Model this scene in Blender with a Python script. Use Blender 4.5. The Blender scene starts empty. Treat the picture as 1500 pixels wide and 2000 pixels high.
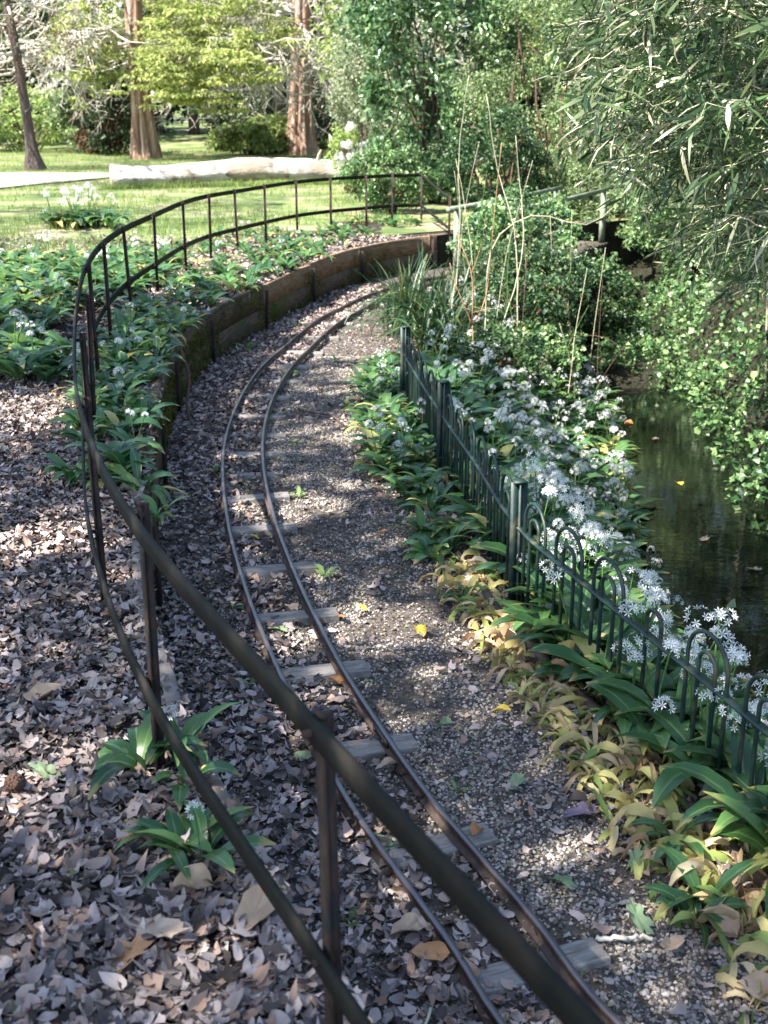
import bpy, math, random
import numpy as np
from mathutils import Vector, Matrix
R = math.radians
np.seterr(over='ignore')
rng = np.random.default_rng(7)
random.seed(7)
scn = bpy.context.scene
COL = scn.collection

# ------------------------------------------------------------------ camera, sky, sun, exposure
cam = bpy.data.cameras.new('camera')
cam.sensor_fit = 'VERTICAL'; cam.sensor_height = 36.0; cam.lens = 41.8
cam.clip_start = 0.05; cam.clip_end = 600
cam.dof.use_dof = True; cam.dof.focus_distance = 5.0; cam.dof.aperture_fstop = 5.0
cam_ob = bpy.data.objects.new('camera', cam); COL.objects.link(cam_ob)
cam_ob.location = (0, 0, 1.8); cam_ob.rotation_euler = (R(90 - 18.73), 0, 0)
scn.camera = cam_ob

TOSUN = np.array([-0.66, -0.42, 0.92]); TOSUN /= np.linalg.norm(TOSUN)
SUN_EL = math.asin(TOSUN[2]); SUN_AZ = math.atan2(TOSUN[0], TOSUN[1])
world = bpy.data.worlds.new('World'); scn.world = world; world.use_nodes = True
wn = world.node_tree.nodes; wl = world.node_tree.links
sky = wn.new('ShaderNodeTexSky'); sky.sky_type = 'NISHITA'; sky.sun_disc = False
sky.sun_elevation = SUN_EL; sky.sun_rotation = SUN_AZ % (2 * math.pi)
sky.air_density = 1.0; sky.dust_density = 1.0
wl.new(sky.outputs[0], wn['Background'].inputs[0]); wn['Background'].inputs[1].default_value = 0.11
sun = bpy.data.lights.new('sun', 'SUN'); sun.energy = 5.0; sun.angle = R(0.53); sun.color = (1.0, 0.94, 0.86)
sun_ob = bpy.data.objects.new('sun', sun); COL.objects.link(sun_ob)
sun_ob.rotation_euler = Vector(TOSUN).to_track_quat('Z', 'Y').to_euler()
scn.view_settings.view_transform = 'Standard'; scn.view_settings.look = 'None'
scn.view_settings.exposure = 2.0; scn.view_settings.gamma = 1.0
scn.render.engine = 'CYCLES'
scn.cycles.max_bounces = 6; scn.cycles.diffuse_bounces = 3; scn.cycles.glossy_bounces = 3
scn.cycles.transmission_bounces = 4; scn.cycles.transparent_max_bounces = 4
scn.cycles.use_denoising = True; scn.cycles.caustics_reflective = False; scn.cycles.caustics_refractive = False
scn.cycles.sample_clamp_indirect = 6

# ------------------------------------------------------------------ mesh helpers
def mesh(name, V, F, mats=(), smooth=False, attrs=None, midx=None):
    """V (n,3); F one array (m,k) or a list of such arrays"""
    if not isinstance(F, (list, tuple)): F = [F]
    F = [np.asarray(f, dtype=np.int32) for f in F if len(f)]
    me = bpy.data.meshes.new(name)
    V = np.asarray(V, dtype=np.float32)
    me.vertices.add(len(V)); me.vertices.foreach_set('co', V.ravel())
    loops = np.concatenate([f.ravel() for f in F])
    tot = np.concatenate([np.full(len(f), f.shape[1], dtype=np.int32) for f in F])
    start = np.concatenate([[0], np.cumsum(tot)[:-1]]).astype(np.int32)
    me.loops.add(len(loops)); me.loops.foreach_set('vertex_index', loops)
    me.polygons.add(len(tot)); me.polygons.foreach_set('loop_start', start); me.polygons.foreach_set('loop_total', tot)
    if midx is not None: me.polygons.foreach_set('material_index', np.asarray(midx, dtype=np.int32))
    if smooth: me.polygons.foreach_set('use_smooth', np.ones(len(tot), dtype=bool))
    me.update(calc_edges=True)
    for k, a in (attrs or {}).items():
        at = me.attributes.new(k, 'FLOAT', 'POINT'); at.data.foreach_set('value', np.asarray(a, dtype=np.float32))
    for m in (mats if isinstance(mats, (list, tuple)) else [mats]): me.materials.append(m)
    return me

def obj(name, me, parent=None, loc=None, rot=None, scale=None, kind=None):
    o = bpy.data.objects.new(name, me); COL.objects.link(o)
    if parent is not None: o.parent = parent
    if loc is not None: o.location = loc
    if rot is not None: o.rotation_euler = rot
    if scale is not None: o.scale = (scale,) * 3 if np.isscalar(scale) else scale
    if kind: o['kind'] = kind
    return o

def thing(name, label, cat, loc=(0, 0, 0), rot=(0, 0, 0), group=None, scale=None):
    o = obj(name, None, loc=loc, rot=rot, scale=scale)
    o['label'] = label; o['category'] = cat
    if group: o['group'] = group
    return o

def tag(o, label, cat, group=None):
    o['label'] = label; o['category'] = cat
    if group: o['group'] = group
    return o

class MB:
    """collects pieces of one mesh"""
    def __init__(s): s.V = []; s.F = {}; s.n = 0; s.A = {}
    def add(s, V, F, **attrs):
        V = np.asarray(V, float)
        for f in (F if isinstance(F, list) else [F]):
            f = np.asarray(f)
            if len(f): s.F.setdefault(f.shape[1], []).append(f + s.n)
        s.V.append(V); s.n += len(V)
        for k, a in attrs.items(): s.A.setdefault(k, []).append(np.broadcast_to(a, len(V)))
        return s
    def mesh(s, name, mat, smooth=False):
        return mesh(name, np.concatenate(s.V), [np.concatenate(f) for f in s.F.values()], mat, smooth,
                    {k: np.concatenate(a) for k, a in s.A.items() if sum(map(len, a)) == s.n})

def box(cx, cy, cz, sx, sy, sz, yaw=0, jit=0):
    v = np.array([[x, y, z] for x in (-.5, .5) for y in (-.5, .5) for z in (-.5, .5)]) * [sx, sy, sz]
    if jit: v = v + rng.normal(0, jit, v.shape)
    c, s = math.cos(yaw), math.sin(yaw)
    v = v @ np.array([[c, s, 0], [-s, c, 0], [0, 0, 1]]) + [cx, cy, cz]
    f = np.array([[0, 1, 3, 2], [4, 6, 7, 5], [0, 4, 5, 1], [2, 3, 7, 6], [0, 2, 6, 4], [1, 5, 7, 3]])
    return v, f

def crom(P, n):
    """Catmull-Rom through P resampled to n points evenly by arclength"""
    P = np.asarray(P, float)
    Q = np.vstack([2 * P[0] - P[1], P, 2 * P[-1] - P[-2]])
    out = []
    for i in range(1, len(Q) - 2):
        t = np.linspace(0, 1, 24, endpoint=False)[:, None]
        a, b, c, d = Q[i - 1], Q[i], Q[i + 1], Q[i + 2]
        out.append(.5 * ((2 * b) + (c - a) * t + (2 * a - 5 * b + 4 * c - d) * t**2 + (3 * b - a - 3 * c + d) * t**3))
    out.append(P[-1:]); C = np.concatenate(out)
    L = np.concatenate([[0], np.cumsum(np.linalg.norm(np.diff(C, axis=0), axis=1))])
    s = np.linspace(0, L[-1], n) if np.isscalar(n) else np.clip(n, 0, L[-1])
    return np.stack([np.interp(s, L, C[:, k]) for k in range(C.shape[1])], 1)
def arclen(P): return np.concatenate([[0], np.cumsum(np.linalg.norm(np.diff(P, axis=0), axis=1))])

def tube(P, r, k=6, wob=None, cap=True, ref=None):
    P = np.asarray(P, float); n = len(P); r = np.broadcast_to(r, n).astype(float)
    T = np.gradient(P, axis=0); T /= np.linalg.norm(T, axis=1)[:, None] + 1e-12
    up = np.array([0, 0, 1.]) if abs(T[:, 2]).mean() < .8 else np.array([1., 0, 0])
    if ref is not None: up = np.asarray(ref, float)
    A = np.cross(T, up); A /= np.linalg.norm(A, axis=1)[:, None] + 1e-12; B = np.cross(T, A)
    th = np.linspace(0, 2 * np.pi, k, endpoint=False)
    rr = r[:, None] * (1 if wob is None else wob)
    V = P[:, None] + (A[:, None] * np.cos(th)[None, :, None] + B[:, None] * np.sin(th)[None, :, None]) * (rr * np.ones((n, k)))[..., None]
    i = np.arange(n - 1)[:, None] * k; j = np.arange(k)[None]; j2 = (j + 1) % k
    F = np.stack([i + j, i + k + j, i + k + j2, i + j2], -1).reshape(-1, 4)
    Fs = [F]
    if cap and k > 2:
        Fs.append(np.arange(k)[None, :].copy()); Fs.append((np.arange(k)[::-1] + (n - 1) * k)[None])
    return V.reshape(-1, 3), Fs

def sweep(P, prof, closed=True, lean=None):
    """sweep a 2-D profile (side, up) along a roughly horizontal path"""
    P = np.asarray(P, float); n = len(P); T = np.gradient(P, axis=0)
    H = T.copy(); H[:, 2] = 0; H /= np.linalg.norm(H, axis=1)[:, None]
    S = np.stack([H[:, 1], -H[:, 0], np.zeros(n)], 1)
    prof = np.asarray(prof, float); k = len(prof)
    V = P[:, None] + S[:, None] * prof[None, :, 0, None] + np.array([0, 0, 1.]) * prof[None, :, 1, None]
    i = np.arange(n - 1)[:, None] * k; j = np.arange(k)[None]; j2 = (j + 1) % k
    F = np.stack([i + j, i + j2, i + k + j2, i + k + j], -1).reshape(-1, 4)
    return V.reshape(-1, 3), [F, np.arange(k)[None].copy(), (np.arange(k)[::-1] + (n - 1) * k)[None]]

def rotm(yaw, tilt, roll):
    """Rz(yaw) @ Ry(-tilt) @ Rx(roll): local +x is the leaf's length, lifted by tilt"""
    yaw, tilt, roll = np.broadcast_arrays(yaw, tilt, roll)
    cy, sy, ct, st, cr, sr = np.cos(yaw), np.sin(yaw), np.cos(-tilt), np.sin(-tilt), np.cos(roll), np.sin(roll)
    M = np.empty(yaw.shape + (3, 3))
    M[..., 0, 0] = cy * ct; M[..., 0, 1] = cy * st * sr - sy * cr; M[..., 0, 2] = cy * st * cr + sy * sr
    M[..., 1, 0] = sy * ct; M[..., 1, 1] = sy * st * sr + cy * cr; M[..., 1, 2] = sy * st * cr - cy * sr
    M[..., 2, 0] = -st; M[..., 2, 1] = ct * sr; M[..., 2, 2] = ct * cr
    return M

def scatter_arrays(tmpls, pos, M, sc, rnd=None):
    """joins many transformed copies of the templates into V, F lists, rnd"""
    pos = np.asarray(pos); N = len(pos); pick = rng.integers(0, len(tmpls), N)
    if rnd is None: rnd = rng.random(N)
    sc = np.broadcast_to(sc, N)
    Vs, Fs, Rs, n0 = [], {}, [], 0
    for t, (tv, tf) in enumerate(tmpls):
        m = pick == t; c = m.sum()
        if not c: continue
        V = np.einsum('nij,vj->nvi', M[m] * sc[m][:, None, None], tv) + pos[m][:, None]
        for f in (tf if isinstance(tf, list) else [tf]):
            f = np.asarray(f)
            Fs.setdefault(f.shape[1], []).append((f[None] + (np.arange(c) * len(tv))[:, None, None] + n0).reshape(-1, f.shape[1]))
        Vs.append(V.reshape(-1, 3)); Rs.append(np.repeat(rnd[m], len(tv))); n0 += c * len(tv)
    return np.concatenate(Vs), [np.concatenate(f) for f in Fs.values()], np.concatenate(Rs)

def scatter(name, tmpls, pos, M, sc, mat, rnd=None, parent=None, kind=None, smooth=False):
    V, F, r = scatter_arrays(tmpls, pos, M, sc, rnd)
    return obj(name, mesh(name, V, F, mat, smooth, {'rnd': r}), parent, kind=kind)

def vnoise(p, f, seed=0):
    """smooth value noise in 2-D or 3-D, 0..1"""
    p = np.asarray(p, float) * f + seed * 17.31; i = np.floor(p).astype(np.int64); u = p - i; u = u * u * (3 - 2 * u)
    d = p.shape[-1]; out = 0
    for c in range(2**d):
        b = np.array([(c >> k) & 1 for k in range(d)]); q = i + b
        h = (q * np.array([73856093, 19349663, 83492791][:d])).sum(-1) ^ (seed * 2654435 + 12345)
        h = (h ^ (h >> 13)) * 1274126177 & 0x7fffffff; h = (h ^ (h >> 16)) & 0xffff
        out = out + h / 65535. * np.prod(np.where(b, u, 1 - u), axis=-1)
    return out

# ------------------------------------------------------------------ materials
def new_mat(name):
    m = bpy.data.materials.new(name); m.use_nodes = True; nt = m.node_tree
    return m, nt, nt.nodes, nt.links, nt.nodes['Principled BSDF']

def ramp_node(N, cols, interp='LINEAR'):
    r = N.new('ShaderNodeValToRGB'); e = r.color_ramp; e.interpolation = interp
    while len(e.elements) < len(cols): e.elements.new(0.5)
    for k, c in enumerate(cols):
        if len(c) == 4: e.elements[k].position = c[3]
        else: e.elements[k].position = k / max(1, len(cols) - 1)
        e.elements[k].color = (*c[:3], 1)
    return r

def leaf_mat(name, cols, rough=.5, trans=.3, spec=.4, vary=.35, nscale=3.0, tint=None, rib=False):
    """per-leaf colour from the mesh attribute rnd plus the object's random number"""
    m, nt, N, L, P = new_mat(name)
    at = N.new('ShaderNodeAttribute'); at.attribute_name = 'rnd'
    oi = N.new('ShaderNodeObjectInfo')
    ad = N.new('ShaderNodeMath'); ad.operation = 'ADD'; L.new(at.outputs['Fac'], ad.inputs[0]); L.new(oi.outputs['Random'], ad.inputs[1])
    fr = N.new('ShaderNodeMath'); fr.operation = 'FRACT'; L.new(ad.outputs[0], fr.inputs[0])
    rp = ramp_node(N, cols); L.new(fr.outputs[0], rp.inputs[0])
    ge = N.new('ShaderNodeNewGeometry')
    no = N.new('ShaderNodeTexNoise'); no.inputs['Scale'].default_value = nscale; no.inputs['Detail'].default_value = 3
    L.new(ge.outputs['Position'], no.inputs['Vector'])
    mr = N.new('ShaderNodeMapRange'); mr.inputs[1].default_value = .3; mr.inputs[2].default_value = .7
    mr.inputs[3].default_value = 1 - vary; mr.inputs[4].default_value = 1 + vary; L.new(no.outputs[0], mr.inputs[0])
    hs = N.new('ShaderNodeHueSaturation'); L.new(rp.outputs[0], hs.inputs['Color']); L.new(mr.outputs[0], hs.inputs['Value'])
    if rib:   # pale midrib and veins along the blade, browning tip
        al = N.new('ShaderNodeAttribute'); al.attribute_name = 'lu'; av = N.new('ShaderNodeAttribute'); av.attribute_name = 'lv'
        ab = N.new('ShaderNodeMath'); ab.operation = 'ABSOLUTE'; L.new(al.outputs['Fac'], ab.inputs[0])
        m1 = N.new('ShaderNodeMapRange'); m1.inputs[1].default_value = .0; m1.inputs[2].default_value = .16; m1.inputs[3].default_value = .45; m1.inputs[4].default_value = 0; L.new(ab.outputs[0], m1.inputs[0])
        sn = N.new('ShaderNodeMath'); sn.operation = 'SINE'; ml = N.new('ShaderNodeMath'); ml.operation = 'MULTIPLY'; ml.inputs[1].default_value = 26; L.new(al.outputs['Fac'], ml.inputs[0]); L.new(ml.outputs[0], sn.inputs[0])
        m3 = N.new('ShaderNodeMath'); m3.operation = 'MULTIPLY_ADD'; m3.inputs[1].default_value = .07; L.new(sn.outputs[0], m3.inputs[0]); L.new(m1.outputs[0], m3.inputs[2])
        mc = N.new('ShaderNodeMixRGB'); L.new(m3.outputs[0], mc.inputs[0]); L.new(hs.outputs[0], mc.inputs[1]); mc.inputs[2].default_value = (.3, .4, .14, 1)
        tn = N.new('ShaderNodeTexNoise'); tn.inputs['Scale'].default_value = 14; L.new(ge.outputs['Position'], tn.inputs['Vector'])
        ta = N.new('ShaderNodeMath'); ta.operation = 'MULTIPLY_ADD'; ta.inputs[1].default_value = .5; L.new(tn.outputs[0], ta.inputs[0]); L.new(av.outputs['Fac'], ta.inputs[2])
        tm_ = N.new('ShaderNodeMapRange'); tm_.inputs[1].default_value = 1.14; tm_.inputs[2].default_value = 1.3; L.new(ta.outputs[0], tm_.inputs[0])
        mt = N.new('ShaderNodeMixRGB'); L.new(tm_.outputs[0], mt.inputs[0]); L.new(mc.outputs[0], mt.inputs[1]); mt.inputs[2].default_value = (.42, .33, .12, 1)
        hs = mt
    L.new(hs.outputs[0], P.inputs['Base Color'])
    P.inputs['Roughness'].default_value = rough; P.inputs['Specular IOR Level'].default_value = spec
    if trans:
        tr = N.new('ShaderNodeBsdfTranslucent'); mx = N.new('ShaderNodeMixShader'); mx.inputs[0].default_value = trans
        h2 = N.new('ShaderNodeHueSaturation'); h2.inputs['Value'].default_value = 1.5; h2.inputs['Hue'].default_value = .485
        L.new(hs.outputs[0], h2.inputs['Color']); L.new(h2.outputs[0], tr.inputs[0])
        L.new(P.outputs[0], mx.inputs[1]); L.new(tr.outputs[0], mx.inputs[2])
        L.new(mx.outputs[0], N['Material Output'].inputs[0])
    return m

def surf_mat(name, cols, scale=8, rough=.8, spec=.3, bump=.3, bscale=30, stretch=(1, 1, 1), metal=0, second=None, coord='Object', bdist=.02):
    """noise-coloured surface with fine bump; second = (colour, scale, lo, hi) adds patches"""
    m, nt, N, L, P = new_mat(name)
    tc = N.new('ShaderNodeTexCoord'); mp = N.new('ShaderNodeMapping'); mp.inputs['Scale'].default_value = stretch
    L.new(tc.outputs[coord], mp.inputs[0])
    no = N.new('ShaderNodeTexNoise'); no.inputs['Scale'].default_value = scale; no.inputs['Detail'].default_value = 6; no.inputs['Roughness'].default_value = .65
    L.new(mp.outputs[0], no.inputs['Vector'])
    mr = N.new('ShaderNodeMapRange'); mr.inputs[1].default_value = .3; mr.inputs[2].default_value = .7; L.new(no.outputs[0], mr.inputs[0])
    rp = ramp_node(N, cols); L.new(mr.outputs[0], rp.inputs[0]); out = rp.outputs[0]
    if second:
        for (c2, s2, lo, hi) in second:
            n2 = N.new('ShaderNodeTexNoise'); n2.inputs['Scale'].default_value = s2; n2.inputs['Detail'].default_value = 5
            L.new(tc.outputs[coord], n2.inputs['Vector'])
            m2 = N.new('ShaderNodeMapRange'); m2.inputs[1].default_value = lo; m2.inputs[2].default_value = hi; L.new(n2.outputs[0], m2.inputs[0])
            mx = N.new('ShaderNodeMixRGB'); L.new(m2.outputs[0], mx.inputs[0]); L.new(out, mx.inputs[1]); mx.inputs[2].default_value = (*c2, 1); out = mx.outputs[0]
    L.new(out, P.inputs['Base Color'])
    P.inputs['Roughness'].default_value = rough; P.inputs['Specular IOR Level'].default_value = spec; P.inputs['Metallic'].default_value = metal
    if bump:
        nb = N.new('ShaderNodeTexNoise'); nb.inputs['Scale'].default_value = bscale; nb.inputs['Detail'].default_value = 8
        L.new(mp.outputs[0], nb.inputs['Vector'])
        bp = N.new('ShaderNodeBump'); bp.inputs['Strength'].default_value = bump; bp.inputs['Distance'].default_value = bdist
        L.new(nb.outputs[0], bp.inputs['Height']); L.new(bp.outputs[0], P.inputs['Normal'])
    return m

M_soil = surf_mat('soil', [(.015, .012, .011), (.035, .028, .025), (.07, .057, .05)], 14, .95, .2, .8, 60)
M_bed = surf_mat('track_soil', [(.035, .029, .026), (.09, .076, .066), (.18, .155, .135)], 30, .95, .2, 1, 90)
M_bank = surf_mat('bank_soil', [(.01, .012, .006), (.022, .022, .013), (.045, .04, .027)], 6, .95, .2, 1, 25, bdist=.05)
M_meadow = surf_mat('meadow_turf', [(.06, .09, .03), (.13, .17, .06), (.24, .26, .12)], 1.5, .95, .15, .6, 20,
                    second=[((.28, .24, .16), .7, .5, .66), ((.05, .085, .03), .5, .56, .68)])
M_path = surf_mat('path_dust', [(.33, .28, .25), (.45, .39, .35)], 3, .95, .2, .3, 30)
M_iron = surf_mat('rusty_iron', [(.012, .009, .008), (.035, .021, .016), (.085, .045, .03)], 25, .75, .35, .7, 120, stretch=(1, 1, .4), metal=.15,
                  second=[((.02, .02, .022), 9, .5, .62)], bdist=.004)
M_strap = surf_mat('weathered_strap', [(.004, .005, .004), (.008, .009, .007), (.018, .013, .01)], 14, .7, .2, .2, 90, metal=0,
                   second=[((.03, .02, .015), 5, .56, .7)], bdist=.004)
M_green_iron = surf_mat('green_painted_iron', [(.005, .018, .016), (.009, .03, .026), (.03, .035, .025)], 22, .5, .45, .5, 140,
                        second=[((.06, .06, .035), 12, .56, .68)], bdist=.003)
M_rail = surf_mat('rail_steel', [(.04, .028, .024), (.075, .052, .045), (.12, .085, .07)], 30, .42, .6, .3, 150, metal=.45, bdist=.002)
_nt = M_rail.node_tree; _N, _L = _nt.nodes, _nt.links; _P = _N['Principled BSDF']
_g = _N.new('ShaderNodeNewGeometry'); _sx = _N.new('ShaderNodeSeparateXYZ'); _L.new(_g.outputs['True Normal'], _sx.inputs[0]); _sp = _N.new('ShaderNodeSeparateXYZ'); _L.new(_g.outputs['Position'], _sp.inputs[0])
_a = _N.new('ShaderNodeMapRange'); _a.inputs[1].default_value = .9; _a.inputs[2].default_value = .95; _L.new(_sx.outputs[2], _a.inputs[0])
_b2 = _N.new('ShaderNodeMapRange'); _b2.inputs[1].default_value = -.396; _b2.inputs[2].default_value = -.389; _L.new(_sp.outputs[2], _b2.inputs[0])
_m2 = _N.new('ShaderNodeMath'); _m2.operation = 'MULTIPLY'; _L.new(_a.outputs[0], _m2.inputs[0]); _L.new(_b2.outputs[0], _m2.inputs[1])
_mx = _N.new('ShaderNodeMixRGB'); _L.new(_m2.outputs[0], _mx.inputs[0]); _L.new(_P.inputs['Base Color'].links[0].from_socket, _mx.inputs[1]); _mx.inputs[2].default_value = (.17, .15, .155, 1); _L.new(_mx.outputs[0], _P.inputs['Base Color'])
_r2 = _N.new('ShaderNodeMapRange'); _r2.inputs[3].default_value = .6; _r2.inputs[4].default_value = .36; _L.new(_m2.outputs[0], _r2.inputs[0]); _L.new(_r2.outputs[0], _P.inputs['Roughness'])
_r3 = _N.new('ShaderNodeMapRange'); _r3.inputs[3].default_value = .1; _r3.inputs[4].default_value = .75; _L.new(_m2.outputs[0], _r3.inputs[0]); _L.new(_r3.outputs[0], _P.inputs['Metallic'])
M_sleeper = surf_mat('weathered_sleeper', [(.13, .12, .11), (.24, .225, .205), (.36, .34, .315)], 9, .9, .25, .7, 60, stretch=(1, 9, 3), bdist=.006,
                     second=[((.08, .075, .065), 4, .55, .7)])
M_plank = surf_mat('mossy_plank', [(.045, .033, .022), (.1, .073, .05), (.18, .135, .09)], 7, .9, .25, .8, 35, stretch=(1, 1, 6), bdist=.012,
                   second=[((.07, .075, .015), 2.2, .53, .62), ((.03, .025, .02), 1.3, .6, .72)])
M_plank_clean = surf_mat('brown_plank', [(.11, .075, .045), (.21, .145, .09), (.33, .24, .155)], 7, .9, .25, .8, 35, stretch=(1, 1, 6), bdist=.01,
                   second=[((.07, .07, .02), 3, .6, .7)])
M_board = surf_mat('grey_board', [(.1, .085, .075), (.18, .155, .14), (.28, .25, .225)], 9, .9, .25, .6, 50, bdist=.006)
M_board_dark = surf_mat('damp_board', [(.05, .035, .03), (.1, .07, .06), (.17, .13, .11)], 9, .85, .3, .6, 50, bdist=.006)
M_bark_pale = surf_mat('pale_branch_bark', [(.36, .34, .29), (.52, .49, .42), (.64, .6, .53)], 10, .9, .2, .4, 30)
M_bark_dark = surf_mat('dark_bark', [(.045, .035, .032), (.09, .07, .062), (.15, .12, .11)], 5, .95, .2, 1, 14, stretch=(2, 2, .4), bdist=.05)
M_bark_red = surf_mat('redwood_bark', [(.13, .07, .05), (.34, .22, .16), (.6, .47, .4)], 3.2, .95, .15, 1, 9, stretch=(2.2, 2.2, .22), bdist=.12)
M_log = surf_mat('bleached_log', [(.3, .26, .23), (.52, .47, .43), (.66, .62, .58)], 3, .9, .2, .6, 12, stretch=(.3, 2, 2), bdist=.06, second=[((.12, .1, .085), 2.4, .56, .66), ((.3, .25, .2), .9, .5, .6)])
M_log_end = surf_mat('log_end', [(.25, .18, .13), (.42, .33, .26)], 8, .9, .2, .5, 30)
M_cane = surf_mat('dry_cane', [(.24, .22, .14), (.4, .37, .26), (.55, .5, .38)], 12, .7, .3, .2, 60)
M_sapling = surf_mat('orange_sapling_bark', [(.22, .12, .06), (.33, .19, .1), (.4, .27, .17)], 20, .6, .3, .2, 80)
M_rail_pale = surf_mat('pale_green_paint', [(.1, .13, .09), (.2, .24, .17), (.32, .36, .28)], 6, .7, .3, .3, 40)
M_deck = surf_mat('bridge_deck_board', [(.09, .075, .06), (.17, .145, .12)], 6, .9, .2, .5, 30)
M_twig = surf_mat('brown_twig', [(.06, .035, .025), (.13, .08, .06)], 15, .9, .2, .3, 60)
M_petal, _, _N, _L, _P = new_mat('white_petal')
_P.inputs['Base Color'].default_value = (.8, .82, .8, 1); _P.inputs['Roughness'].default_value = .6
_t = _N.new('ShaderNodeBsdfTranslucent'); _t.inputs[0].default_value = (.75, .8, .75, 1)
_m = _N.new('ShaderNodeMixShader'); _m.inputs[0].default_value = .3
_L.new(_P.outputs[0], _m.inputs[1]); _L.new(_t.outputs[0], _m.inputs[2]); _L.new(_m.outputs[0], _N['Material Output'].inputs[0])

M_litter = leaf_mat('dead_leaf', [(.025, .019, .017), (.08, .064, .059), (.17, .14, .13), (.29, .24, .225), (.46, .39, .365), (.35, .27, .23), (.27, .165, .11)], .8, .08, .3, .25, 6)
M_gravel = leaf_mat('pebble', [(.06, .057, .06), (.15, .14, .13), (.25, .225, .2), (.33, .29, .24), (.44, .41, .38), (.28, .19, .13)], .75, 0, .35, .3, 5)
M_garlic = leaf_mat('garlic_leaf', [(.02, .068, .028), (.034, .102, .038), (.058, .15, .046), (.1, .2, .06)], .3, .32, .5, .3, 5, rib=True)
M_garlic_y = leaf_mat('yellowing_leaf', [(.1, .2, .05), (.24, .3, .08), (.44, .42, .14), (.5, .4, .16)], .5, .3, .4, .3, 6, rib=True)
M_garlic_t = leaf_mat('withered_leaf', [(.33, .21, .12), (.5, .37, .21), (.66, .54, .34), (.56, .47, .2), (.36, .4, .14)], .7, .25, .3, .3, 9)
M_stalk = surf_mat('green_stalk', [(.06, .13, .03), (.1, .2, .05)], 8, .5, .4, 0)
M_bamboo = leaf_mat('bamboo_leaf', [(.02, .045, .018), (.04, .085, .03), (.075, .13, .045), (.14, .19, .08), (.42, .4, .29)], .36, .3, .5, .3, 2)  # palest cream stop paints highlights onto a share of the leaves
M_ivy = leaf_mat('ivy_leaf', [(.02, .06, .028), (.055, .13, .045), (.13, .235, .08), (.3, .4, .18)], .4, .32, .5, .5, 2.4)
M_bramble = leaf_mat('bramble_leaf', [(.015, .045, .022), (.03, .075, .03), (.06, .12, .04), (.12, .17, .06)], .45, .28, .45, .4, 1.5)
M_laurel = leaf_mat('laurel_leaf', [(.035, .085, .035), (.065, .14, .055), (.11, .2, .08), (.19, .29, .13)], .28, .25, .7, .35, 1.2)
M_light = leaf_mat('spring_leaf', [(.12, .19, .05), (.19, .28, .08), (.28, .36, .12), (.36, .42, .17)], .5, .4, .35, .3, .9)
M_spray = leaf_mat('redwood_spray', [(.16, .22, .06), (.26, .33, .1), (.36, .42, .15), (.45, .48, .2)], .55, .4, .3, .3, .9)
M_mid = leaf_mat('shrub_leaf', [(.055, .1, .035), (.11, .175, .07), (.18, .26, .11), (.3, .38, .18)], .5, .3, .4, .4, .8)
M_grey = leaf_mat('greygreen_leaf', [(.1, .135, .075), (.18, .22, .13), (.28, .32, .2), (.38, .41, .28)], .6, .3, .3, .35, 1.0)
M_dark = leaf_mat('dark_leaf', [(.012, .028, .014), (.025, .048, .022), (.045, .075, .03), (.08, .11, .045)], .5, .25, .4, .4, .5)
M_russet = leaf_mat('russet_leaf', [(.08, .06, .03), (.16, .1, .06), (.22, .14, .08)], .6, .3, .3, .3, 1)
M_sedge = leaf_mat('sedge_blade', [(.014, .042, .02), (.025, .065, .025), (.045, .095, .03), (.12, .14, .05)], .4, .25, .5, .3, 4)
M_grass = leaf_mat('grass_blade', [(.07, .13, .03), (.13, .21, .05), (.2, .28, .08), (.3, .32, .13)], .55, .35, .3, .35, .8)
M_canopy = leaf_mat('canopy_leaf', [(.04, .09, .02), (.07, .13, .03)], .5, .25, .4, .2, 1)
M_orange = leaf_mat('orange_fallen_leaf', [(.42, .2, .08), (.5, .27, .13)], .7, .15, .3, .2, 20)
M_tan = leaf_mat('tan_fallen_leaf', [(.42, .3, .2), (.52, .39, .28)], .7, .15, .3, .2, 20)
M_yel = leaf_mat('yellow_fallen_leaf', [(.55, .42, .08), (.6, .45, .06)], .6, .2, .3, .2, 20)
M_grn = leaf_mat('green_fallen_leaf', [(.16, .24, .12), (.22, .3, .17)], .6, .2, .3, .2, 20)
M_pur = leaf_mat('purple_fallen_leaf', [(.12, .09, .14), (.16, .12, .17)], .45, .1, .5, .2, 20)

# water: dark, glossy, lightly rippled
M_water, _, _N, _L, _P = new_mat('stream_water')
_P.inputs['Base Color'].default_value = (.003, .004, .003, 1); _P.inputs['Roughness'].default_value = .03; _P.inputs['IOR'].default_value = 1.33
_P.inputs['Specular IOR Level'].default_value = .5
_no = _N.new('ShaderNodeTexNoise'); _no.inputs['Scale'].default_value = 6; _no.inputs['Detail'].default_value = 3
_tc = _N.new('ShaderNodeTexCoord'); _mp = _N.new('ShaderNodeMapping'); _mp.inputs['Scale'].default_value = (1, 2.2, 1)
_L.new(_tc.outputs['Object'], _mp.inputs[0]); _L.new(_mp.outputs[0], _no.inputs['Vector'])
_b = _N.new('ShaderNodeBump'); _b.inputs['Strength'].default_value = .05; _b.inputs['Distance'].default_value = .02
_L.new(_no.outputs[0], _b.inputs['Height']); _L.new(_b.outputs[0], _P.inputs['Normal'])

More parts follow.
